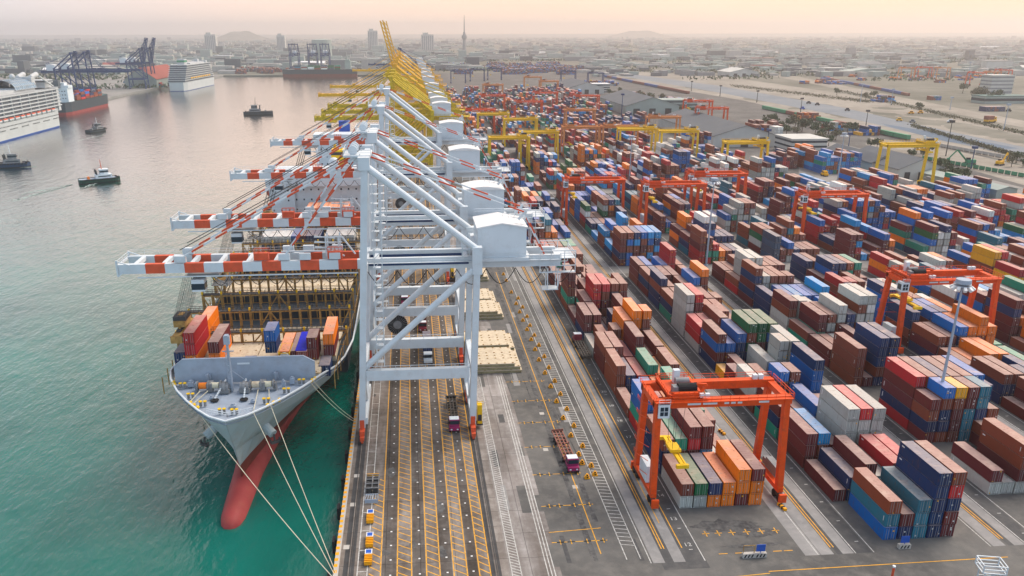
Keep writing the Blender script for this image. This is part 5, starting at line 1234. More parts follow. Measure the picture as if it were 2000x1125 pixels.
def foam(p0, p1, w0, w1, n=26):
    a, c = G(*p0, WZ), G(*p1, WZ); d = (c-a); d.z = 0; L = d.length; d.normalize(); nn = Vector((-d.y, d.x, 0))
    for k in range(n*5):
        t_ = random.random(); q = a+d*L*t_+nn*random.gauss(0, w0+(w1-w0)*t_); r_ = random.uniform(.3, 1.1); e_ = random.uniform(.8, 2.6)
        wk.face([tuple((q-d*e_)[:2])+(WZ+.03,), tuple((q+nn*r_*.5)[:2])+(WZ+.03,), tuple((q+d*e_)[:2])+(WZ+.03,), tuple((q-nn*r_*.5)[:2])+(WZ+.03,)])
foam((142, 361), (20, 394), .5, 2.2, 40); foam((140, 360), (40, 380), 1.0, 1.6, 14); foam((205, 349), (168, 366), .5, 1.0, 12); foam((35, 327), (68, 326), .4, 1.5, 10); foam((205, 262), (150, 276), .6, 2.0, 8)
M['wake'] = mat('churned_water', (.42, .52, .49), .5, var=.3, scale=.4)
tag(wk.build('boat_wake', M['wake'], fix=False), kind='structure')

# ------------------------------------------------------------------ quay equipment: trucks, barriers, hatch cover stacks
def truck(label, c, loc, rz, load='frame', frame=None, group='terminal trucks'):
    rt = root('terminal_truck', label, 'truck', loc, rz, group); frame = frame or M['rustfr']
    b = MB(); b.box(-1.2, 1.2, 0, 2.1, 1.0, 3.0); b.box(-1.22, 1.22, .0, 1.4, 2.0, 2.75, 1); b.box(-1.0, 1.0, -.03, 0.0, 1.9, 2.8, 1); b.box(-1.1, 1.1, .2, 1.9, 3.0, 3.12, 2); b.box(-1.2, 1.2, -.9, 0.0, .7, 1.5, 0); b.box(-.9, -.5, -.93, -.9, .9, 1.2, 2); b.box(.5, .9, -.93, -.9, .9, 1.2, 2)
    b.build('cab', [c, M['glass'], M['white2']], rt)
    b = MB(); b.box(-.5, .5, 1.8, 6.0, .8, 1.1); b.build('chassis', M['dark'], rt)
    for y in (.0, 4.4):
        for x in (-1.05, 1.05): b = MB(); b.tube((x-.25, y, .55), (x+.25, y, .55), .55, 14); b.tube((x-.26, y, .55), (x+.26, y, .55), .25, 10, 1); b.build('wheel', [M['black'], M['grey']], rt)
    b = MB(); y0, y1 = 3.0, 16.0
    for x in (-1.15, -.4, .4, 1.15): b.box(x-.1, x+.1, y0, y1, 1.25, 1.55)
    for i in range(10): y = y0+(y1-y0)*i/9; b.box(-1.3, 1.3, y-.1, y+.1, 1.2, 1.5)
    b.box(-1.3, 1.3, y1-.1, y1, 1.0, 1.9)
    for y in (y0, (y0+y1)/2, y1-.3):
        for x in (-1.35, 1.2): b.box(x, x+.15, y, y+.35, 1.2, 2.0)
    tr = b.build('trailer', frame, rt)
    for y in (12.4, 13.7):
        for x in (-1.0, 1.0): b = MB(); b.tube((x-.3, y, .5), (x+.3, y, .5), .5, 12); b.build('trailer_wheel', M['black'], tr)
    return rt
TG = 'terminal trucks'
truck('magenta cab truck with a bare dark trailer inside the nearest crane\'s right leg', M['pink'], (8.7, 168.8, 0), 0, frame=M['darkfr'])
truck('dark magenta truck with rusty skeleton trailer beside the yellow barriers', M['pink'], (32.7, 148.6, 0), R(2), frame=M['rustfr'])
t3 = truck('white truck driving toward the camera under the second white crane', M['white2'], (3.6, 210, 0), 0, frame=M['dark'])
t4 = truck('dark red truck stopped in the lane beside the first container block, empty trailer', M['maroontruck'], (48.6, 224, 0), R(180), frame=M['darkfr'])
truck('dark red truck with a rust red load seen through the second crane', M['maroontruck'], (2.6, 236, 0), 0, frame=M['rustfr'])
truck('magenta truck farther along the quay lanes under the third white crane', M['pink'], (-3.0, 262, 0), 0, frame=M['darkfr'])
truck('dark truck with lattice trailer in the lane below the middle orange gantries', M['grey'], (76.5, 430, 0), R(180), frame=M['rustfr'])
truck('small red cab truck under the fourth white crane', M['maroontruck'], (0.5, 330, 0), 0, frame=M['dark'])
bl = root('truck_load_box', 'dull blue container carried by the white truck', 'container', (2.4, 213.5, 1.56)) if 0 else None
new_container(12.19, (2.38, 213.4, 1.58), 'n', 'navy container on the trailer of the white truck under the cranes', 'containers carried by trucks')
new_container(6.06, (1.38, 239.4, 1.58), 'r', 'short rust brown container on the dark red truck under the second crane', 'containers carried by trucks')

bp = root('traffic_barrier', '', 'barrier', (0, 0, 0), 0, 'yellow barriers dividing the quay road')
b = MB(); b.box(-.55, .55, -.45, .45, 0, .25); b.prism([(-.42, -.3), (.42, -.3), (.42, .3), (-.42, .3)], .25, .7); b.tube((0, 0, .6), (0, 0, 1.05), .3, 10, r2=.22); b.build('body', M['yelblk'], bp)
b = MB(); b.tube((0, -.34, .85), (0, -.26, .85), .17, 10); b.box(-.15, .15, -.47, -.44, .3, .55); b.build('reflector', M['black'], bp)
za = [(1395, 30), (1432, 120), (1460, 185), (1485, 250), (1517, 322), (1550, 400), (1580, 478), (1610, 560), (1657, 662), (1702, 768), (1747, 885), (1800, 1015)]
zb = [(1448, 77), (1483, 147), (1517, 220), (1540, 290), (1575, 367), (1610, 445), (1652, 533), (1688, 620), (1733, 725), (1778, 828), (1828, 945), (1883, 1075)]
pts = [(650+x/4, 560+y/4+5) for x, y in za+zb]+[(650+x/3.636, 820+y/3.636+4) for x, y in ((1690, 105), (1745, 240), (1770, 300), (1805, 400), (1773, 180), (1835, 320), (1860, 380))]+[(650+x/4, 350+y/4+4) for x, y in ((1333, 732), (1355, 782))]
pts.sort(key=lambda p: p[1])
od = ['first', 'second', 'third', 'fourth', 'fifth', 'sixth', 'seventh', 'eighth', 'ninth', 'tenth', 'eleventh', 'twelfth', 'thirteenth', 'fourteenth', 'fifteenth', 'sixteenth', 'seventeenth', 'eighteenth', 'nineteenth', 'twentieth', 'twenty-first', 'twenty-second', 'twenty-third', 'twenty-fourth', 'twenty-fifth', 'twenty-sixth', 'twenty-seventh', 'twenty-eighth', 'twenty-ninth', 'thirtieth', 'thirty-first', 'thirty-second', 'thirty-third']
pts = pts[::-1]
for i, (x, y) in enumerate(pts): place(bp, G(x, y), 0, f'yellow road barrier with black dot, {od[i]} counting away from the camera', None, i == 0)

def hcover(label, x0, x1, y0, y1, z, h=.85):
    rt = root('hatch_cover', label, 'hatch cover', ((x0+x1)/2, y0, z), 0, 'cream hatch covers stacked on the quay'); w = (x1-x0)/2; L = y1-y0
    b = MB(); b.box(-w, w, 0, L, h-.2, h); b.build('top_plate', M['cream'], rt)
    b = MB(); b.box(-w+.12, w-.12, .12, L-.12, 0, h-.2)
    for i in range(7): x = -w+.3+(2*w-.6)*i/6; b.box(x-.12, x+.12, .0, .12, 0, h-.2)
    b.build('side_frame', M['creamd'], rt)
    b = MB()
    for i in range(6):
        for y in (.4, L*.33, L*.5, L*.66, L-.4): x = -w+.6+(2*w-1.2)*i/5; b.box(x-.22, x+.22, y-.14, y+.14, h, h+.14)
    b.build('lashing_pad', M['lash'], rt)
nm = [('A', 15.9, 28.8, 202, 214.2), ('B', 15.4, 28.9, 216, 228), ('C', 16.2, 28.8, 245.6, 257.6), ('D', 15.8, 28.0, 259, 270.5), ('E', 16, 28, 288, 300), ('F', 16, 27.5, 301.5, 313)]
where = ['front stack', 'second stack', 'third stack', 'fourth stack', 'fifth stack', 'farthest stack']
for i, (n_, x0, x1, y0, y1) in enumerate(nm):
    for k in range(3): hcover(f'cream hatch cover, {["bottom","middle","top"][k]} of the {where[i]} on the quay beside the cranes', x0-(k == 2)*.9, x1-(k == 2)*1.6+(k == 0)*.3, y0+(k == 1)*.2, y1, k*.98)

def ycart(label, x, y, z=0):
    rt = root('yellow_cart', label, 'cart', (x, y, z), 0, 'yellow carts near the quay edge')
    rt.scale = (.8, .8, .8); b = MB(); b.box(-.6, .6, 0, 3.0, .35, .9)
    for i in range(5): b.box(-.85, .85, .1+i*.62, .35+i*.62, .3, 1.25)
    b.build('body', M['yelblk'], rt); b = MB(); b.box(-.8, .8, 3.2, 4.9, 1.0, 1.12, 0); b.box(-.6, .6, 3.4, 4.7, 1.12, 1.15, 1); b.box(-.08, .08, 3.9, 4.1, .2, 1.0, 0); b.box(-.7, .7, 3.3, 4.8, .1, .3, 0); b.build('solar_panel', [M['roofwhite'], M['bluepaint']], rt)
    b = MB()
    for sx in (-.6, .6):
        for yy in (.5, 2.5): b.tube((sx-.1, yy, .3), (sx+.1, yy, .3), .3, 10)
    b.build('wheel', M['black'], rt)
ycart('yellow cart with blue solar panel, farther of the pair near the quay edge', -9.4, 132.4); ycart('yellow cart with blue solar panel, nearer one by the quay edge', -9.2, 119.6); ycart('yellow cart right behind the nearest one at the quay edge', -9.2, 124.8)
rk = root('mesh_rack', 'grey open steel rack with dark bins near the quay edge', 'rack', (-9.4, 143, 0))
b = MB()
for x in (-1.3, 1.3):
    for y in (0, 5.2): b.box(x-.08, x+.08, y-.08, y+.08, 0, 1.6)
for y in (0, 1.7, 3.4, 5.2): b.box(-1.35, 1.35, y-.07, y+.07, 1.5, 1.62)
for x in (-1.3, 0, 1.3): b.box(x-.06, x+.06, 0, 5.2, 1.48, 1.6)
b.build('frame', M['grey'], rk)
for i in range(6): b = MB(); x, y = -.65+(i % 2)*1.3, .9+(i//2)*1.7; b.box(x-.5, x+.5, y-.6, y+.6, .1, 1.2); b.build('bin', M['dark'], rk)
b = MB(); b.box(-1.3, 1.3, 5.25, 5.4, 1.2, 1.7); b.build('top_rail', M['yelblk'], rk)
tr_ = root('steel_trolley', 'small pale blue steel trolley next to the bin rack', 'trolley', (-9.4, 139.6, 0))
b = MB(); b.box(-1.3, 1.3, 0, .12, .8, 1.0); b.box(-1.3, 1.3, 2, 2.12, .8, 1.0)
for i in range(6): b.bar((-1.3+i*.52, 0, .9), (-1.0+i*.45, 2.1, .9), .1)
b.box(-1.3, 1.3, -.05, .0, .2, .9); b.build('frame', M['deckblue'], tr_); b = MB(); b.tube((-1.2, 1, .25), (-1.0, 1, .25), .25, 8); b.tube((1, 1, .25), (1.2, 1, .25), .25, 8); b.build('wheel', M['black'], tr_)
# barrier blocks with signs at the head of the blocks
def signblock(label, p, blue=True, frame=False):
    rt = root('row_marker', label, 'marker', (p.x, p.y, 0), 0, 'striped concrete row markers')
    b = MB(); b.box(-1.1, 1.1, -.35, .35, 0, .85)
    b.build('concrete_block', M['conc'], rt); b = MB()
    for i in range(3): x = -.9+i*.62; b.face([(x, -.354, .1), (x+.3, -.354, .1), (x+.55, -.354, .75), (x+.25, -.354, .75)])
    b.build('hazard_stripe', M['black'], rt)
    b = MB()
    if blue: b.box(-.8, .8, -.05, .05, 1.1, 2.5); b.box(-.06, .06, -.04, .04, .8, 1.1); b.build('blue_sign', M['bluepaint'], rt)
    if frame:
        for x in (-1.0, 1.0): b.box(x-.05, x+.05, -.05, .05, .85, 2.4)
        b.box(-1.05, 1.05, -.05, .05, 2.35, 2.45); b.build('sign_frame', M['lash'], rt)
signblock('striped concrete marker with an empty frame at the head of the first block', G(1461, 1088), False, True); signblock('striped concrete marker with blue sign right beside the empty framed one', G(1484, 1087)); signblock('striped concrete marker with blue sign in front of the second block', G(1765, 1070))
for (x, y, l) in ((1527, 992, 'small yellow black wheel stop right of the near orange gantry'), (1410, 846, 'small yellow black wheel stop in the lane behind the near orange gantry')):
    p = G(x, y); rt = root('wheel_stop', l, 'marker', p, R(10)); b = MB(); b.box(-.3, .3, -1.2, 1.2, 0, .55); b.build('block', M['yelblk'], rt); b = MB(); b.box(-.31, .31, -.6, -.2, .02, .56); b.box(-.31, .31, .3, .7, .02, .56); b.build('stripe', M['black'], rt)
# white lookout frame at lower right corner and a post
p = G(1925, 1150); rt = root('lookout_platform', 'white railed platform top at the lower right corner', 'platform', (p.x, p.y, 0), R(-12))
b = MB()
for x in (-1.8, 1.8):
    for y in (-1.4, 1.4): b.bar((x, y, 4.0), (x, y, 5.4), .16); 
for z in (4.0, 4.7, 5.4):
    for y in (-1.4, 1.4): b.bar((-1.8, y, z), (1.8, y, z), .14)
    for x in (-1.8, 1.8): b.bar((x, -1.4, z), (x, 1.4, z), .14)
b.build('railing', M['white2'], rt); b = MB(); b.box(-1.8, 1.8, -1.4, 1.4, 3.85, 3.97); b.build('floor', M['grey'], rt)
b = MB()
for x in (-1.2, 1.2):
    for y in (-1, 1): b.bar((x, y, 0), (x, y, 3.9), .16)
for z in (1, 2, 3): b.bar((-1.2, -1, z), (1.2, -1, z+.9), .1); b.bar((-1.2, 1, z), (1.2, 1, z), .1)
b.build('support', M['white2'], rt)
p = G(1741, 1133); rt = root('marker_post', 'slim red post with white cap at the bottom edge', 'post', (p.x, p.y, 0)); b = MB(); b.tube((0, 0, 0), (0, 0, 2.6), .2, 10); b.build('shaft', M['signal'], rt); b = MB(); b.tube((0, 0, 2.6), (0, 0, 2.9), .26, 10); b.build('cap', M['white2'], rt)

# ------------------------------------------------------------------ floodlight masts
def mast(label, h, loc, ring=True, group='tall floodlight masts', m='deckblue', first=None):
    rt = root('floodlight_mast', label, 'lamp mast', loc, 0, group)
    b = MB(); b.tube((0, 0, 0), (0, 0, h), .42, 10, r2=.2); b.tube((0, 0, 0), (0, 0, .4), .9, 10); b.build('pole', M[m], rt)
    b = MB(); b.tube((0, 0, h-.6), (0, 0, h-.45), 1.7, 18); b.tube((0, 0, h), (0, 0, h+.9), 1.6, 18, r2=1.5); b.build('ring_cradle', M[m], rt)
    for i in range(10):
        t = 2*math.pi*i/10; b = MB(); b.box(-.45, .45, -.3, .3, -.35, .35); b.xf(Matrix.Translation((1.95*math.cos(t), 1.95*math.sin(t), h-1.0)) @ Matrix.Rotation(t, 4, 'Z') @ Matrix.Rotation(.6, 4, 'Y')); b.build('floodlight', [M['roofwhite']], rt)
    return rt
def top_h(p, py):   # height of a vertical post at ground point p whose top is seen at photo row py
    lo, hi = 1, 80
    for _ in range(40):
        m_ = (lo+hi)/2; q = Vector((p.x, p.y, m_-CAM_H)); y = 617.8-CAM_F*q.dot(UP)/q.dot(FW)
        if y > py: lo = m_
        else: hi = m_
    return lo
p = Vector((118.6, 158.4, 0)); mast('tall pale blue floodlight mast in front of the big seven-wide container group', top_h(p, 553), p)
for (bx, by, ty, l) in ((1379, 519, 352, 'floodlight mast standing in the cross road, mid yard'), (1228, 368, 268, 'floodlight mast in the second cross road, left of the middle orange gantries'), (1636, 352, 262, 'floodlight mast beside the long blue and brown container wall')):
    p = G(bx, by); mast(l, top_h(p, ty), p)
far = [(1213, 240, 185, 'bluesteel'), (1690, 252, 217, 'dark'), (1847, 305, 238, 'dark'), (1563, 222, 193, 'dark'), (1478, 200, 182, 'dark'), (1406, 188, 168, 'dark'), (1350, 178, 160, 'dark'), (1896, 330, 300, 'bluesteel'), (1655, 300, 262, 'bluesteel'), (1498, 290, 262, 'bluesteel'), (1680, 200, 165, 'deckblue'), (1740, 205, 175, 'deckblue'), (1960, 255, 205, 'deckblue'), (1855, 215, 205, 'deckblue'), (1790, 150, 118, 'bluesteel'), (1890, 152, 122, 'deckblue'), (2000, 390, 285, 'lash')]
fm = None
for i, (bx, by, ty, m) in enumerate(far):
    p = G(bx, by); h = max(14, top_h(p, ty)); rt = root('street_mast', f'distant lamp mast, {od[i]} listed along the railway and paved corridor at right', 'lamp mast', p, 0, 'thin lamp masts in the distance')
    b = MB(); r_ = .25+p.y/3500; b.tube((0, 0, 0), (0, 0, h), r_, 6, r2=r_*.6); b.build('pole', M[m], rt); b = MB(); b.box(-1.6, 1.6, -1, 1, h-.5, h+1.2); b.build('lamp_head', M['dark'] if m == 'dark' else M[m], rt)

# ------------------------------------------------------------------ background buildings
def shed(label, name, px0, py0, w, l, h, hr, wall, roof, rz=0, axis='y', cat='warehouse', door=True):
    p = Vector(px0) if isinstance(px0, tuple) else G(px0, py0); rt = root(name, label, cat, (p.x, p.y, 0), rz)
    b = MB(); b.gable(0, w, 0, l, 0, h, hr, axis, 0, 1, 1.0)
    # split walls / roof
    wv, rv = MB(), MB()
    for f, mi in zip(b.f, b.mi): (wv if mi == 0 else rv).face([b.v[i] for i in f])
    wv.build('wall', M[wall], rt, fix=False); rv.build('roof', M[roof], rt)
    if door:
        for i in range(3):
            d = MB(); x = w*(.2+.3*i); d.box(x-w*.06, x+w*.06, -.12, -.02, 0, h*.7); d.build('door', M['dark'], rt)
    return rt
shed('large warehouse with wide slate grey roof and pale gable, right of centre', 'warehouse', 1392, 288, 52, 150, 9, 17, 'wallw', 'slate', R(0))
shed('slate roofed warehouse with pale green gable, upper middle of the yard', 'warehouse', 1222, 225, 60, 130, 10, 19, 'wallg', 'slate')
shed('farthest slate roofed warehouse beside the dark blue gantries', 'warehouse', 1112, 184, 52, 120, 9, 17, 'wallw', 'slate')
shed('small grey roofed shed with open green bays at the right edge', 'shed', 1944, 388, 13, 62, 5, 6.5, 'wallg', 'wallg', R(6), cat='shed', door=False)
shed('black roofed workshop behind the lone yellow gantry crane', 'workshop', 1752, 352, 30, 62, 7, 13, 'wallw', 'slate', 0)
shed('long white arcaded workshop left of the black roofed one', 'workshop', 1700, 338, 16, 62, 7, 11, 'wallw', 'slate', 0)
shed('long red roofed terminal hall on the left quay behind the blue cranes', 'terminal_hall', (-472, 1445, 0), 0, 52, 165, 14, 32, 'wallg', 'redroof', 0, door=False)
shed('pale twin gabled hall in the fields, upper right', 'hall', 1425, 150, 60, 70, 9, 16, 'wallw', 'wallw'); shed('pale green roofed shed at the far right rail yard', 'hall', 1655, 148, 90, 40, 8, 14, 'wallg', 'wallg')
def block(label, px0, py0, w, l, h, floors, wall='wallw', rz=0, cat='building', name='office_building', band='glass', roof='roofwhite'):
    p = G(px0, py0); rt = root(name, label, cat, (p.x, p.y, 0), rz)
    b = MB(); b.box(0, w, 0, l, 0, h); b.build('wall', M[wall], rt)
    for i in range(floors):
        z = h*(i+.35)/floors; b = MB(); b.box(-.15, w+.15, -.15, l+.15, z, z+h/floors*.38); b.build('window_band', M[band], rt)
    b = MB(); b.box(-.8, w+.8, -.8, l+.8, h, h+.7); b.build('roof', M[roof], rt)
    return rt
block('white four storey office with overhanging flat roof, right of the yellow gantry', 1545, 302, 27, 30, 11, 3, roof='wallw')
block('green glazed two storey office between the grey warehouses', 1290, 215, 44, 26, 11, 3, 'wallg', name='office_building', roof='wallg')
block('pale four storey office near the far grey warehouse', 1142, 182, 38, 22, 13, 4)
block('white six storey office tower at the right edge', 1932, 184, 34, 24, 26, 5, band='grey', roof='wallw')
block('low teal roofed hall at the right edge below the white office', 1922, 203, 62, 26, 9, 1, 'wallg', roof='hullgrn')
for i, (px_, py_, w, h) in enumerate([(735, 100, 55, 205), (831, 96, 70, 160), (447, 95, 60, 150), (573, 92, 45, 120)]):
    y = 3900; q = Vector(((px_-921.5)/CAM_F*y*1.02+y*math.tan(YAW), y, 0)); rt = root('tower_block', ['slender grey high rise on the skyline left of the raised yellow booms', 'twin slab high rise on the skyline right of the raised yellow booms', 'pale high rise on the hazy skyline left, before the hill', 'faint squat high rise on the skyline right of the hill'][i], 'high rise', q)
    hh = (62-{0: 60, 1: 67, 2: 66, 3: 68}[i])/CAM_F*y+CAM_H; b = MB(); b.box(0, w*.8, 0, 40, 0, hh); b.box(w*.1, w*.45, 5, 30, hh, hh+8); b.build('wall', M['wallw'], rt)
    b = MB()
    for k in range(6): b.box(w*.8*(k+.3)/6, w*.8*(k+.7)/6, -.5, 0, 8, hh-6)
    b.build('window_strip', M['grey'], rt)
q = G(907, 109); q = Vector((q.x, q.y, 0)); rt = root('observation_tower', 'slender concrete television tower with disc shaped pod and needle spire', 'tower', q)
k = q.y/1577; b = MB(); b.tube((0, 0, 0), (0, 0, 30*k), 4*k, 12, r2=2.6*k); b.build('shaft', M['skin'], rt); b = MB(); b.tube((0, 0, 28*k), (0, 0, 32*k), 2.6*k, 14, r2=5*k); b.tube((0, 0, 32*k), (0, 0, 36*k), 5*k, 14, r2=4.6*k); b.tube((0, 0, 36*k), (0, 0, 42*k), 3*k, 14, r2=1.6*k); b.build('pod', M['skin'], rt); b = MB(); b.tube((0, 0, 42*k), (0, 0, 71*k), 1.1*k, 8, r2=.35*k); b.build('spire', M['skin'], rt)
# tank farm dome behind the far cranes
q = G(630, 118); rt = root('storage_tank', 'huge pale round storage tank behind the far blue cranes', 'tank', (q.x, q.y, 0)); k = q.y/1577
b = MB(); b.tube((0, 0, 0), (0, 0, 36*k), 18*k, 28); b.tube((0, 0, 36*k), (0, 0, 37.5*k), 18*k, 28, r2=3*k)
b.build('shell', M['wallg'], rt, smooth=False)
# hills on the horizon
for nm_, px_, wpx, hpx, dist in (('hills', 503, 120, 3, 9500), ('hills', 1240, 150, 1, 12500)):
    b = MB(); cx = (px_-921.5)/CAM_F*dist+dist*math.tan(YAW); k = dist/CAM_F; n = 24; hgt = (hpx+4)*k+CAM_H-30
    for i in range(n):
        f0, f1 = i/n, (i+1)/n
        def hh(f): return max(0, math.sin(math.pi*f))**1.6*hgt*(1+.08*math.sin(f*23))
        x0, x1 = cx+(f0-.5)*wpx*k, cx+(f1-.5)*wpx*k
        b.face([(x0, dist-900, -5), (x1, dist-900, -5), (x1, dist, hh(f1)), (x0, dist, hh(f0))]); b.face([(x0, dist+1200, -5), (x0, dist, hh(f0)), (x1, dist, hh(f1)), (x1, dist+1200, -5)])
    tag(b.build(nm_, M['field'], smooth=False), kind='structure')
# individual mid-distance buildings and the far town
random.seed(11)
hcol = ['wallw', 'wallg', 'conc', 'wallw', 'grey', 'redroof', 'slate']
spots = []
for i in range(64):
    px_, py_ = random.uniform(0, 2000), random.uniform(100, 150)
    if px_ < 700: py_ = random.uniform(96, 146)
    if 700 < px_ < 1130: py_ = random.uniform(92, 118)
    if 1130 <= px_: py_ = random.uniform(96, 150)
    if 1170 < px_ and 112+(px_-1130)*.10 < py_ : py_ = 100+random.uniform(0, 20)
    spots.append((px_, py_))
spots.sort()
hl = ['low pale building', 'long flat roofed shed', 'small gabled house', 'grey hall', 'white roofed store']
for i, (px_, py_) in enumerate(spots):
    p = G(px_, py_); w, l, h = random.uniform(25, 90), random.uniform(20, 50), random.uniform(7, 18); kind = i % 5
    side = 'left' if px_ < 700 else ('centre' if px_ < 1150 else 'right')
    rt = root('town_building', f'{hl[kind]} in the hazy distance, {od[i % 32]} from left in its {side} {"upper" if i % 2 else "lower"} group', 'building', (p.x, p.y, 0), random.uniform(-.3, .3), 'buildings scattered in the distance')
    wm, rm = random.choice(hcol[:4]), random.choice(hcol+['roofwhite', 'roofwhite'])
    if kind in (2,): b = MB(); b.gable(0, w, 0, l, 0, h*.7, h, 'x'); b.build('wall', [M[wm], M[rm]], rt)
    else: b = MB(); b.box(0, w, 0, l, 0, h); b.build('wall', M[wm], rt); b = MB(); b.box(-1, w+1, -1, l+1, h, h+1); b.build('roof', M[rm], rt)
b = MB()
for i in range(5200):
    y = 2000+random.random()**1.6*9000; x = random.uniform(-.62, .72)*y+y*.04
    if x > 150 and y < 2600: continue
    w = random.uniform(12, 60); l = random.uniform(10, 40); h = random.uniform(4, 14)*(2.2 if random.random() < .06 else 1); b.box(x, x+w, y, y+l, 0, h, random.randrange(5))
for i in range(900):
    p = G(random.uniform(1130, 2150), 101+50*random.random()**1.4)
    px_ = 0
    w = random.uniform(8, 38); l = random.uniform(8, 26); h = random.uniform(3.5, 11); b.box(p.x, p.x+w, p.y, p.y+l, 0, h, random.randrange(5))
tag(b.build('distant_town', [M['wallg'], M['conc'], M['wallg'], M['slate'], M['grey']], fix=False), 'hazy town of tiny pale roofs reaching to the horizon', 'town', kind='stuff')

# trains and loose container rows at right
def train(name, label, a, c, n, pal, cat='train', w=3.2, h=3.4):
    a, c = G(*a), G(*c); rz = math.atan2(c.y-a.y, c.x-a.x); L = (c-a).length/n
    rt = root(name, label, cat, (a.x, a.y, 0), rz)
    for i in range(n):
        m = random.choice(pal); b = MB(); b.box(L*i+.4, L*(i+1)-.4, -w/2, w/2, .8, .8+h); b.build('wagon_body', M[m], rt)
        b = MB(); b.box(L*i+.4, L*(i+1)-.4, -w/2+.3, w/2-.3, .3, .8); b.build('wagon_chassis', M['dark'], rt)
    return rt
M['gwag'] = mat('green_wagon', (.05, .26, .14), .6, var=.15); M['rwag'] = mat('brown_wagon', (.22, .08, .06), .6, var=.15); M['bwag'] = mat('blue_wagon', (.04, .1, .3), .6, var=.15)
train('freight_train', 'long freight train of green and rust brown wagons below the paved corridor', (1490, 213), (1775, 274), 14, ['gwag', 'gwag', 'gwag', 'rwag', 'rwag'])
train('freight_train', 'distant blue and brown container train beside the gravel road, upper right', (1608, 154), (1775, 188), 16, ['bwag', 'bwag', 'rwag'])
train('freight_train', 'distant row of blue and brown wagons left of the paved corridor', (1178, 150), (1345, 184), 14, ['bwag', 'rwag', 'bwag'])
train('site_fence', 'long green hoarding running along the construction yard at right', (1800, 312), (2100, 366), 24, ['green'], cat='fence', w=.4, h=2.2)
train('site_fence', 'grey boundary wall beyond the construction yard at right', (1815, 284), (2100, 336), 22, ['conc'], cat='wall', w=.6, h=2.2)
# long wall of blue and brown containers
b = MB(); paint = []
def cwall(px0, py0, nx, ny, lo, hi, pal, dy=13):
    global b, paint
    p = G(px0, py0)
    for i in range(nx):
        for j in range(ny):
            for t_ in range(random.randint(lo, hi)):
                k = jit(random.choice(pal)); x, y, z = p.x+i*2.6, p.y+j*dy, t_*2.65; x1, y1, z1 = x+2.44, y+12.19, z+2.6
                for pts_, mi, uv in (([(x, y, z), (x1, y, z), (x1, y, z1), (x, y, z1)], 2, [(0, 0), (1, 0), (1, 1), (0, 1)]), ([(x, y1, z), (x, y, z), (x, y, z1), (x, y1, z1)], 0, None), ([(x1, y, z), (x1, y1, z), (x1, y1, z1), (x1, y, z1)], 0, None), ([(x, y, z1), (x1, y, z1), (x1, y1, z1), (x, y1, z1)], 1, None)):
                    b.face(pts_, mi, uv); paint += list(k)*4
cwall(1604, 340, 10, 2, 4, 5, 'bbbccrrt'); cwall(1566, 328, 5, 2, 4, 5, 'rrbco'); cwall(1520, 330, 5, 2, 3, 4, 'rRnm')
cwall(1475, 262, 10, 2, 2, 4, 'rmrmb'); cwall(1512, 266, 3, 1, 2, 3, 'W'); cwall(1225, 243, 9, 2, 2, 4, 'nnbrm'); cwall(1560, 236, 9, 1, 2, 3, 'rro'); cwall(1615, 256, 12, 1, 1, 3, 'rrwc'); cwall(1680, 265, 7, 1, 1, 3, 'nyrb')
cwall(1720, 200, 8, 2, 1, 3, 'bnrc'); cwall(1820, 196, 5, 1, 1, 2, 'sbr'); cwall(1925, 218, 9, 1, 2, 2, 'nnr'); cwall(1620, 165, 12, 2, 1, 2, 'bbnr'); cwall(1300, 200, 10, 3, 1, 2, 'bnmr'); cwall(1215, 190, 14, 3, 1, 2, 'bnmr'); cwall(1150, 168, 20, 3, 1, 3, 'rmbw')
for i in range(26): cwall(random.uniform(1560, 1990), random.uniform(380, 400) if i < 6 else random.uniform(150, 165), random.randint(3, 8), 1, 1, 2, 'Wrrmbw' if i < 6 else 'rmbo')
for i in range(40): cwall(random.uniform(860, 1100), random.uniform(128, 146), random.randint(8, 20), 2, 2, 4, 'bnmrrbs')
for i in range(14): cwall(random.uniform(240, 330), random.uniform(150, 172), random.randint(5, 14), 1, 1, 3, 'rmRbs')
for i in range(10): cwall(random.uniform(435, 560), random.uniform(138, 146), random.randint(8, 20), 2, 2, 4, 'rmmrn')
stuff_mesh(b, paint, 'distant_container_stacks', 'distant scattered stacks of brown and blue containers beyond the main yard')

# ------------------------------------------------------------------ trees
def tree_mesh(seed, h=9, r=4.5, n=420, lm='leaf'):
    rs = random.Random(seed); b = MB(); tr = MB(); tr.tube((0, 0, 0), (0, 0, h*.5), .32, 7, r2=.18)
    cl = [(rs.uniform(-.55, .55)*r, rs.uniform(-.55, .55)*r, h*rs.uniform(.45, .85), rs.uniform(.35, .6)*r) for _ in range(9)]
    for c in cl: tr.tube((0, 0, h*.35), (c[0]*.8, c[1]*.8, c[2]), .14, 5, r2=.05)
    for _ in range(n):
        c = rs.choice(cl); t, u = rs.uniform(0, 2*math.pi), rs.uniform(-1, 1); rr = c[3]*(rs.random()**.4)
        p = V(c[0]+rr*math.sqrt(1-u*u)*math.cos(t), c[1]+rr*math.sqrt(1-u*u)*math.sin(t), c[2]+rr*.75*u)
        s = rs.uniform(.28, .6); a = V(rs.gauss(0, 1), rs.gauss(0, 1), rs.gauss(0, 1)).normalized(); q = a.cross(V(0, .3, 1)).normalized()*s; w = a.cross(q).normalized()*s
        b.face([p-q-w, p+q-w*.4, p+q*.6+w, p-q*.5+w*.7])
    return b, tr
tp_ = []
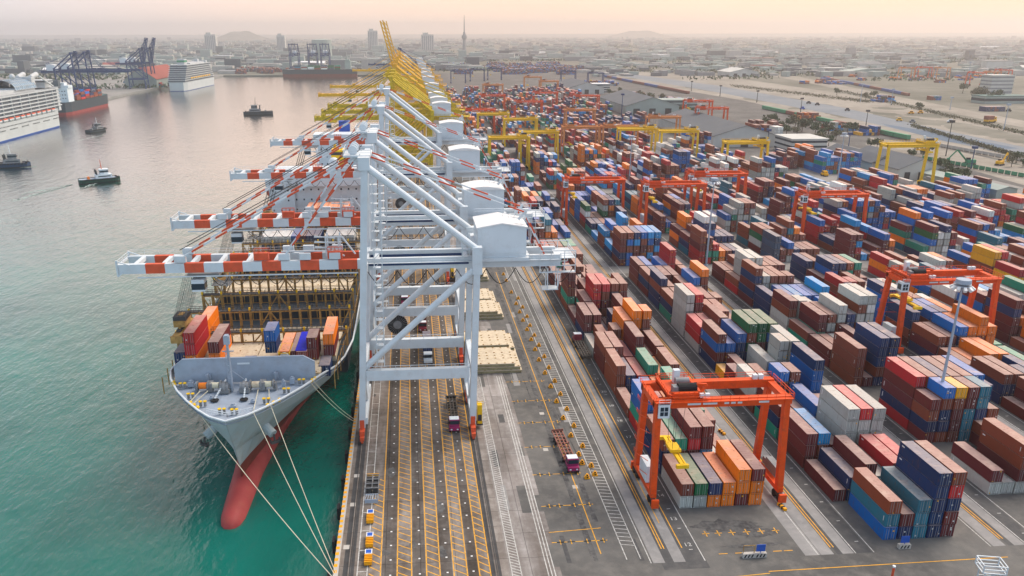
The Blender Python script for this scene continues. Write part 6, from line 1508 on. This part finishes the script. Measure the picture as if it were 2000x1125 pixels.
for s in range(4):
    b, tr = tree_mesh(40+s, h=8+s, r=4+.5*s); rt = root('tree', '', 'tree', (0, 0, 0), 0, 'trees around the yard offices'); tr.build('trunk', M['wood'], rt); b.build('crown', M['leaf'] if s != 3 else M['leaf2'], rt, fix=False); tp_.append([rt, False])
def plant(px_, py_, s, lab, k=None):
    k = random.randrange(4) if k is None else k; P_ = tp_[k]; o = place(P_[0], G(px_, py_), random.uniform(0, 6), lab, None, not P_[1]); P_[1] = True; o.scale = (s, s, s*random.uniform(.85, 1.1)); return o
random.seed(5)
groups = [([(1500, 250), (1512, 244), (1525, 252), (1540, 247), (1552, 254), (1566, 258), (1580, 250), (1592, 262), (1604, 268), (1618, 262), (1632, 274), (1600, 280), (1618, 285), (1536, 262), (1556, 266)], 1.25, 'dark leafy tree in the clump behind the white office'),
          ([(1790, 300), (1802, 306), (1778, 308), (1812, 300)], 1.0, 'tree behind the lone yellow gantry crane'), ([(1832, 338), (1846, 342), (1858, 346), (1870, 350), (1882, 352), (1842, 352), (1866, 356)], .85, 'small tree in the clump right of the lone yellow gantry'),
          ([(1985, 318), (1998, 326), (1975, 326)], 1.0, 'tree at the right edge by the gravel'), ([(1190, 186), (1200, 190), (1212, 186), (1250, 200), (1292, 198), (1342, 232), (1330, 222), (1352, 226), (1270, 196)], 1.3, 'tree between the grey warehouses'),
          ([(1655, 258), (1665, 262), (1700, 288), (1712, 292)], 1.0, 'tree near the freight train'), ([(1905, 196), (1918, 198), (1930, 202), (1945, 200), (1880, 182)], 1.5, 'tree by the white office tower at right'), ([(1690, 196), (1722, 200), (1706, 192), (1634, 186), (1795, 214)], 1.1, 'scrubby tree along the gravel road')]
for pts_, s, lab in groups:
    pts_.sort()
    for i, (x, y) in enumerate(pts_): plant(x, y, s*random.uniform(.75, 1.2), f'{lab}, {od[i]} from left')
b = MB(); random.seed(9)
for i in range(330):
    y = 1300+random.random()**1.3*7000; x = random.uniform(-.6, .7)*y+y*.05
    if -420 < x < 520 and y < 1950: continue
    if x > 0 and y < 1500 and x < 900: continue
    L_ = random.uniform(40, 260); an = random.uniform(-.25, .25); n_ = int(L_/2.2)
    for k in range(n_):
        t_ = random.uniform(-.5, .5)*L_; a = Vector((x+t_*math.cos(an)+random.gauss(0, 4), y+t_*math.sin(an)+random.gauss(0, 7), random.uniform(1.5, 6.5))); q = V(random.uniform(-1, 1), random.uniform(-.3, .3), random.uniform(-.6, .6)).normalized()*random.uniform(1.6, 3.4); w = V(random.uniform(-.5, .5), random.uniform(-1, 1), random.uniform(.3, 1)).normalized()*random.uniform(1.2, 2.6); b.face([a-q-w, a+q-w*.5, a+q*.7+w, a-q*.6+w])
tag(b.build('distant_woods', M['leaf'], fix=False), 'dark scattered scrub and woods in the hazy distance', 'woods', kind='stuff')
b = MB()
for i in range(5200):
    t = random.random()+.012*math.sin(i); e = random.choice([((1640, 178), (2000, 262)), ((1780, 246), (2000, 310)), ((1430, 168), (1700, 200))]); x = e[0][0]+(e[1][0]-e[0][0])*t; y = e[0][1]+(e[1][1]-e[0][1])*t
    p = G(x+random.gauss(0, 3), y+random.gauss(0, 1.2)); q = V(random.uniform(-1, 1), random.uniform(-1, 1), random.uniform(-.4, .4)).normalized()*random.uniform(.4, 1.0); w = V(random.uniform(-.5, .5), random.uniform(-1, 1), random.uniform(.3, 1)).normalized()*random.uniform(.4, .9); p.z = random.uniform(.3, 2); b.face([p-q-w, p+q-w*.5, p+q*.7+w, p-q*.6+w])
tag(b.build('roadside_scrub', M['leaf2'], fix=False), 'low scrub along the verges of the gravel road', 'scrub', kind='stuff')

# site machines
def excavator(label, p, m, rz=0, s=1.0):
    rt = root('excavator', label, 'excavator', p, rz); b = MB(); b.box(-1.6, -1.0, -2.2, 2.2, 0, .9); b.box(1.0, 1.6, -2.2, 2.2, 0, .9); b.build('track', M['dark'], rt)
    b = MB(); b.box(-1.4, 1.4, -2, 1.6, 1.0, 2.4); b.box(-1.4, -.2, .2, 1.7, 2.4, 3.3, 1); b.build('body', [m, M['glass']], rt); b = MB(); b.bar((.5, 1.5, 2), (.5, 5.5, 6.2), .6); b.bar((.5, 5.5, 6.2), (.5, 8.2, 2.6), .45); b.box(0, 1, 7.8, 9, 1.2, 2.6); b.build('boom_arm', m, rt); rt.scale = (s, s, s)
excavator('green excavator with raised arm in the construction yard', G(1893, 322), M['green'], R(70), 1.6); excavator('yellow excavator at the right end of the construction yard', G(1952, 323), M['yellow'], R(-60), 1.3)
def car(label, p, m, rz, s=1.0, truck=False):
    rt = root('dump_truck' if truck else 'site_vehicle', label, 'truck' if truck else 'vehicle', p, rz); b = MB(); b.box(-1.2, 1.2, 0, 6.5 if truck else 4.6, .6, 1.6); b.box(-1.1, 1.1, 4.6 if truck else 1, 6.3 if truck else 3.6, 1.6, 2.8, 0); b.box(-1.13, 1.13, 4.9 if truck else 1.2, 5.9 if truck else 3.4, 1.9, 2.5, 1); b.build('body', [m, M['glass']], rt)
    if truck: b = MB(); b.box(-1.3, 1.3, -.2, 4.3, 1.6, 3.4); b.build('tipper', M['rwag'], rt)
    for y in (.9, 3.8 if not truck else 5.2): b = MB(); b.tube((-1.3, y, .5), (1.3, y, .5), .5, 10); b.build('wheel', M['black'], rt)
    rt.scale = (s, s, s)
vs = [(1584, 203, 'dark'), (1601, 206, 'dark'), (1660, 217, 'dark'), (1762, 237, 'yellow'), (1788, 240, 'grey'), (1785, 223, 'yelblk'), (1803, 222, 'yelblk'), (1862, 240, 'white2'), (1572, 214, 'bluepaint'), (1975, 218, 'dark')]
for i, (x, y, m) in enumerate(vs): car(f'{dict(dark="dark", yellow="yellow", grey="grey", yelblk="amber", white2="white", bluepaint="blue")[m]} site vehicle on the wide paved corridor, {od[i]} of a loose line', G(x, y), M[m], R(60), 1.25)
car('red tipper truck with yellow cab on the gravel road, upper right', G(1925, 240), M['yellow'], R(-70), 2.0, True)
for i, (x, y) in enumerate([(1614, 345), (1700, 345), (1552, 362), (1580, 356), (1826, 340), (1690, 350), (1710, 352)]):
    car(f'yellow yard tractor parked by the blue container wall, {od[i]} one', G(x, y), M['yellow'], R(30*i), 1.15)

for o in scene.objects:
    if o.get('label') and len(o['label'].split()) > 16: print('LONG', o.name, o['label'])
# ------------------------------------------------------------------ haze
b = MB(); b.box(-16000, 16000, -120, 16500, -12, 235)
hz = b.build('haze', [], None); hz.data.materials.clear()
hm = bpy.data.materials.new('sea_haze'); hm.use_nodes = True; t = hm.node_tree; t.nodes.clear()
o_ = t.nodes.new('ShaderNodeOutputMaterial'); v = t.nodes.new('ShaderNodeVolumePrincipled'); v.inputs['Density'].default_value = .00013; v.inputs['Color'].default_value = (.95, .95, .985, 1); v.inputs['Anisotropy'].default_value = .75
t.links.new(v.outputs[0], o_.inputs['Volume']); hz.data.materials.append(hm); tag(hz, kind='stuff')
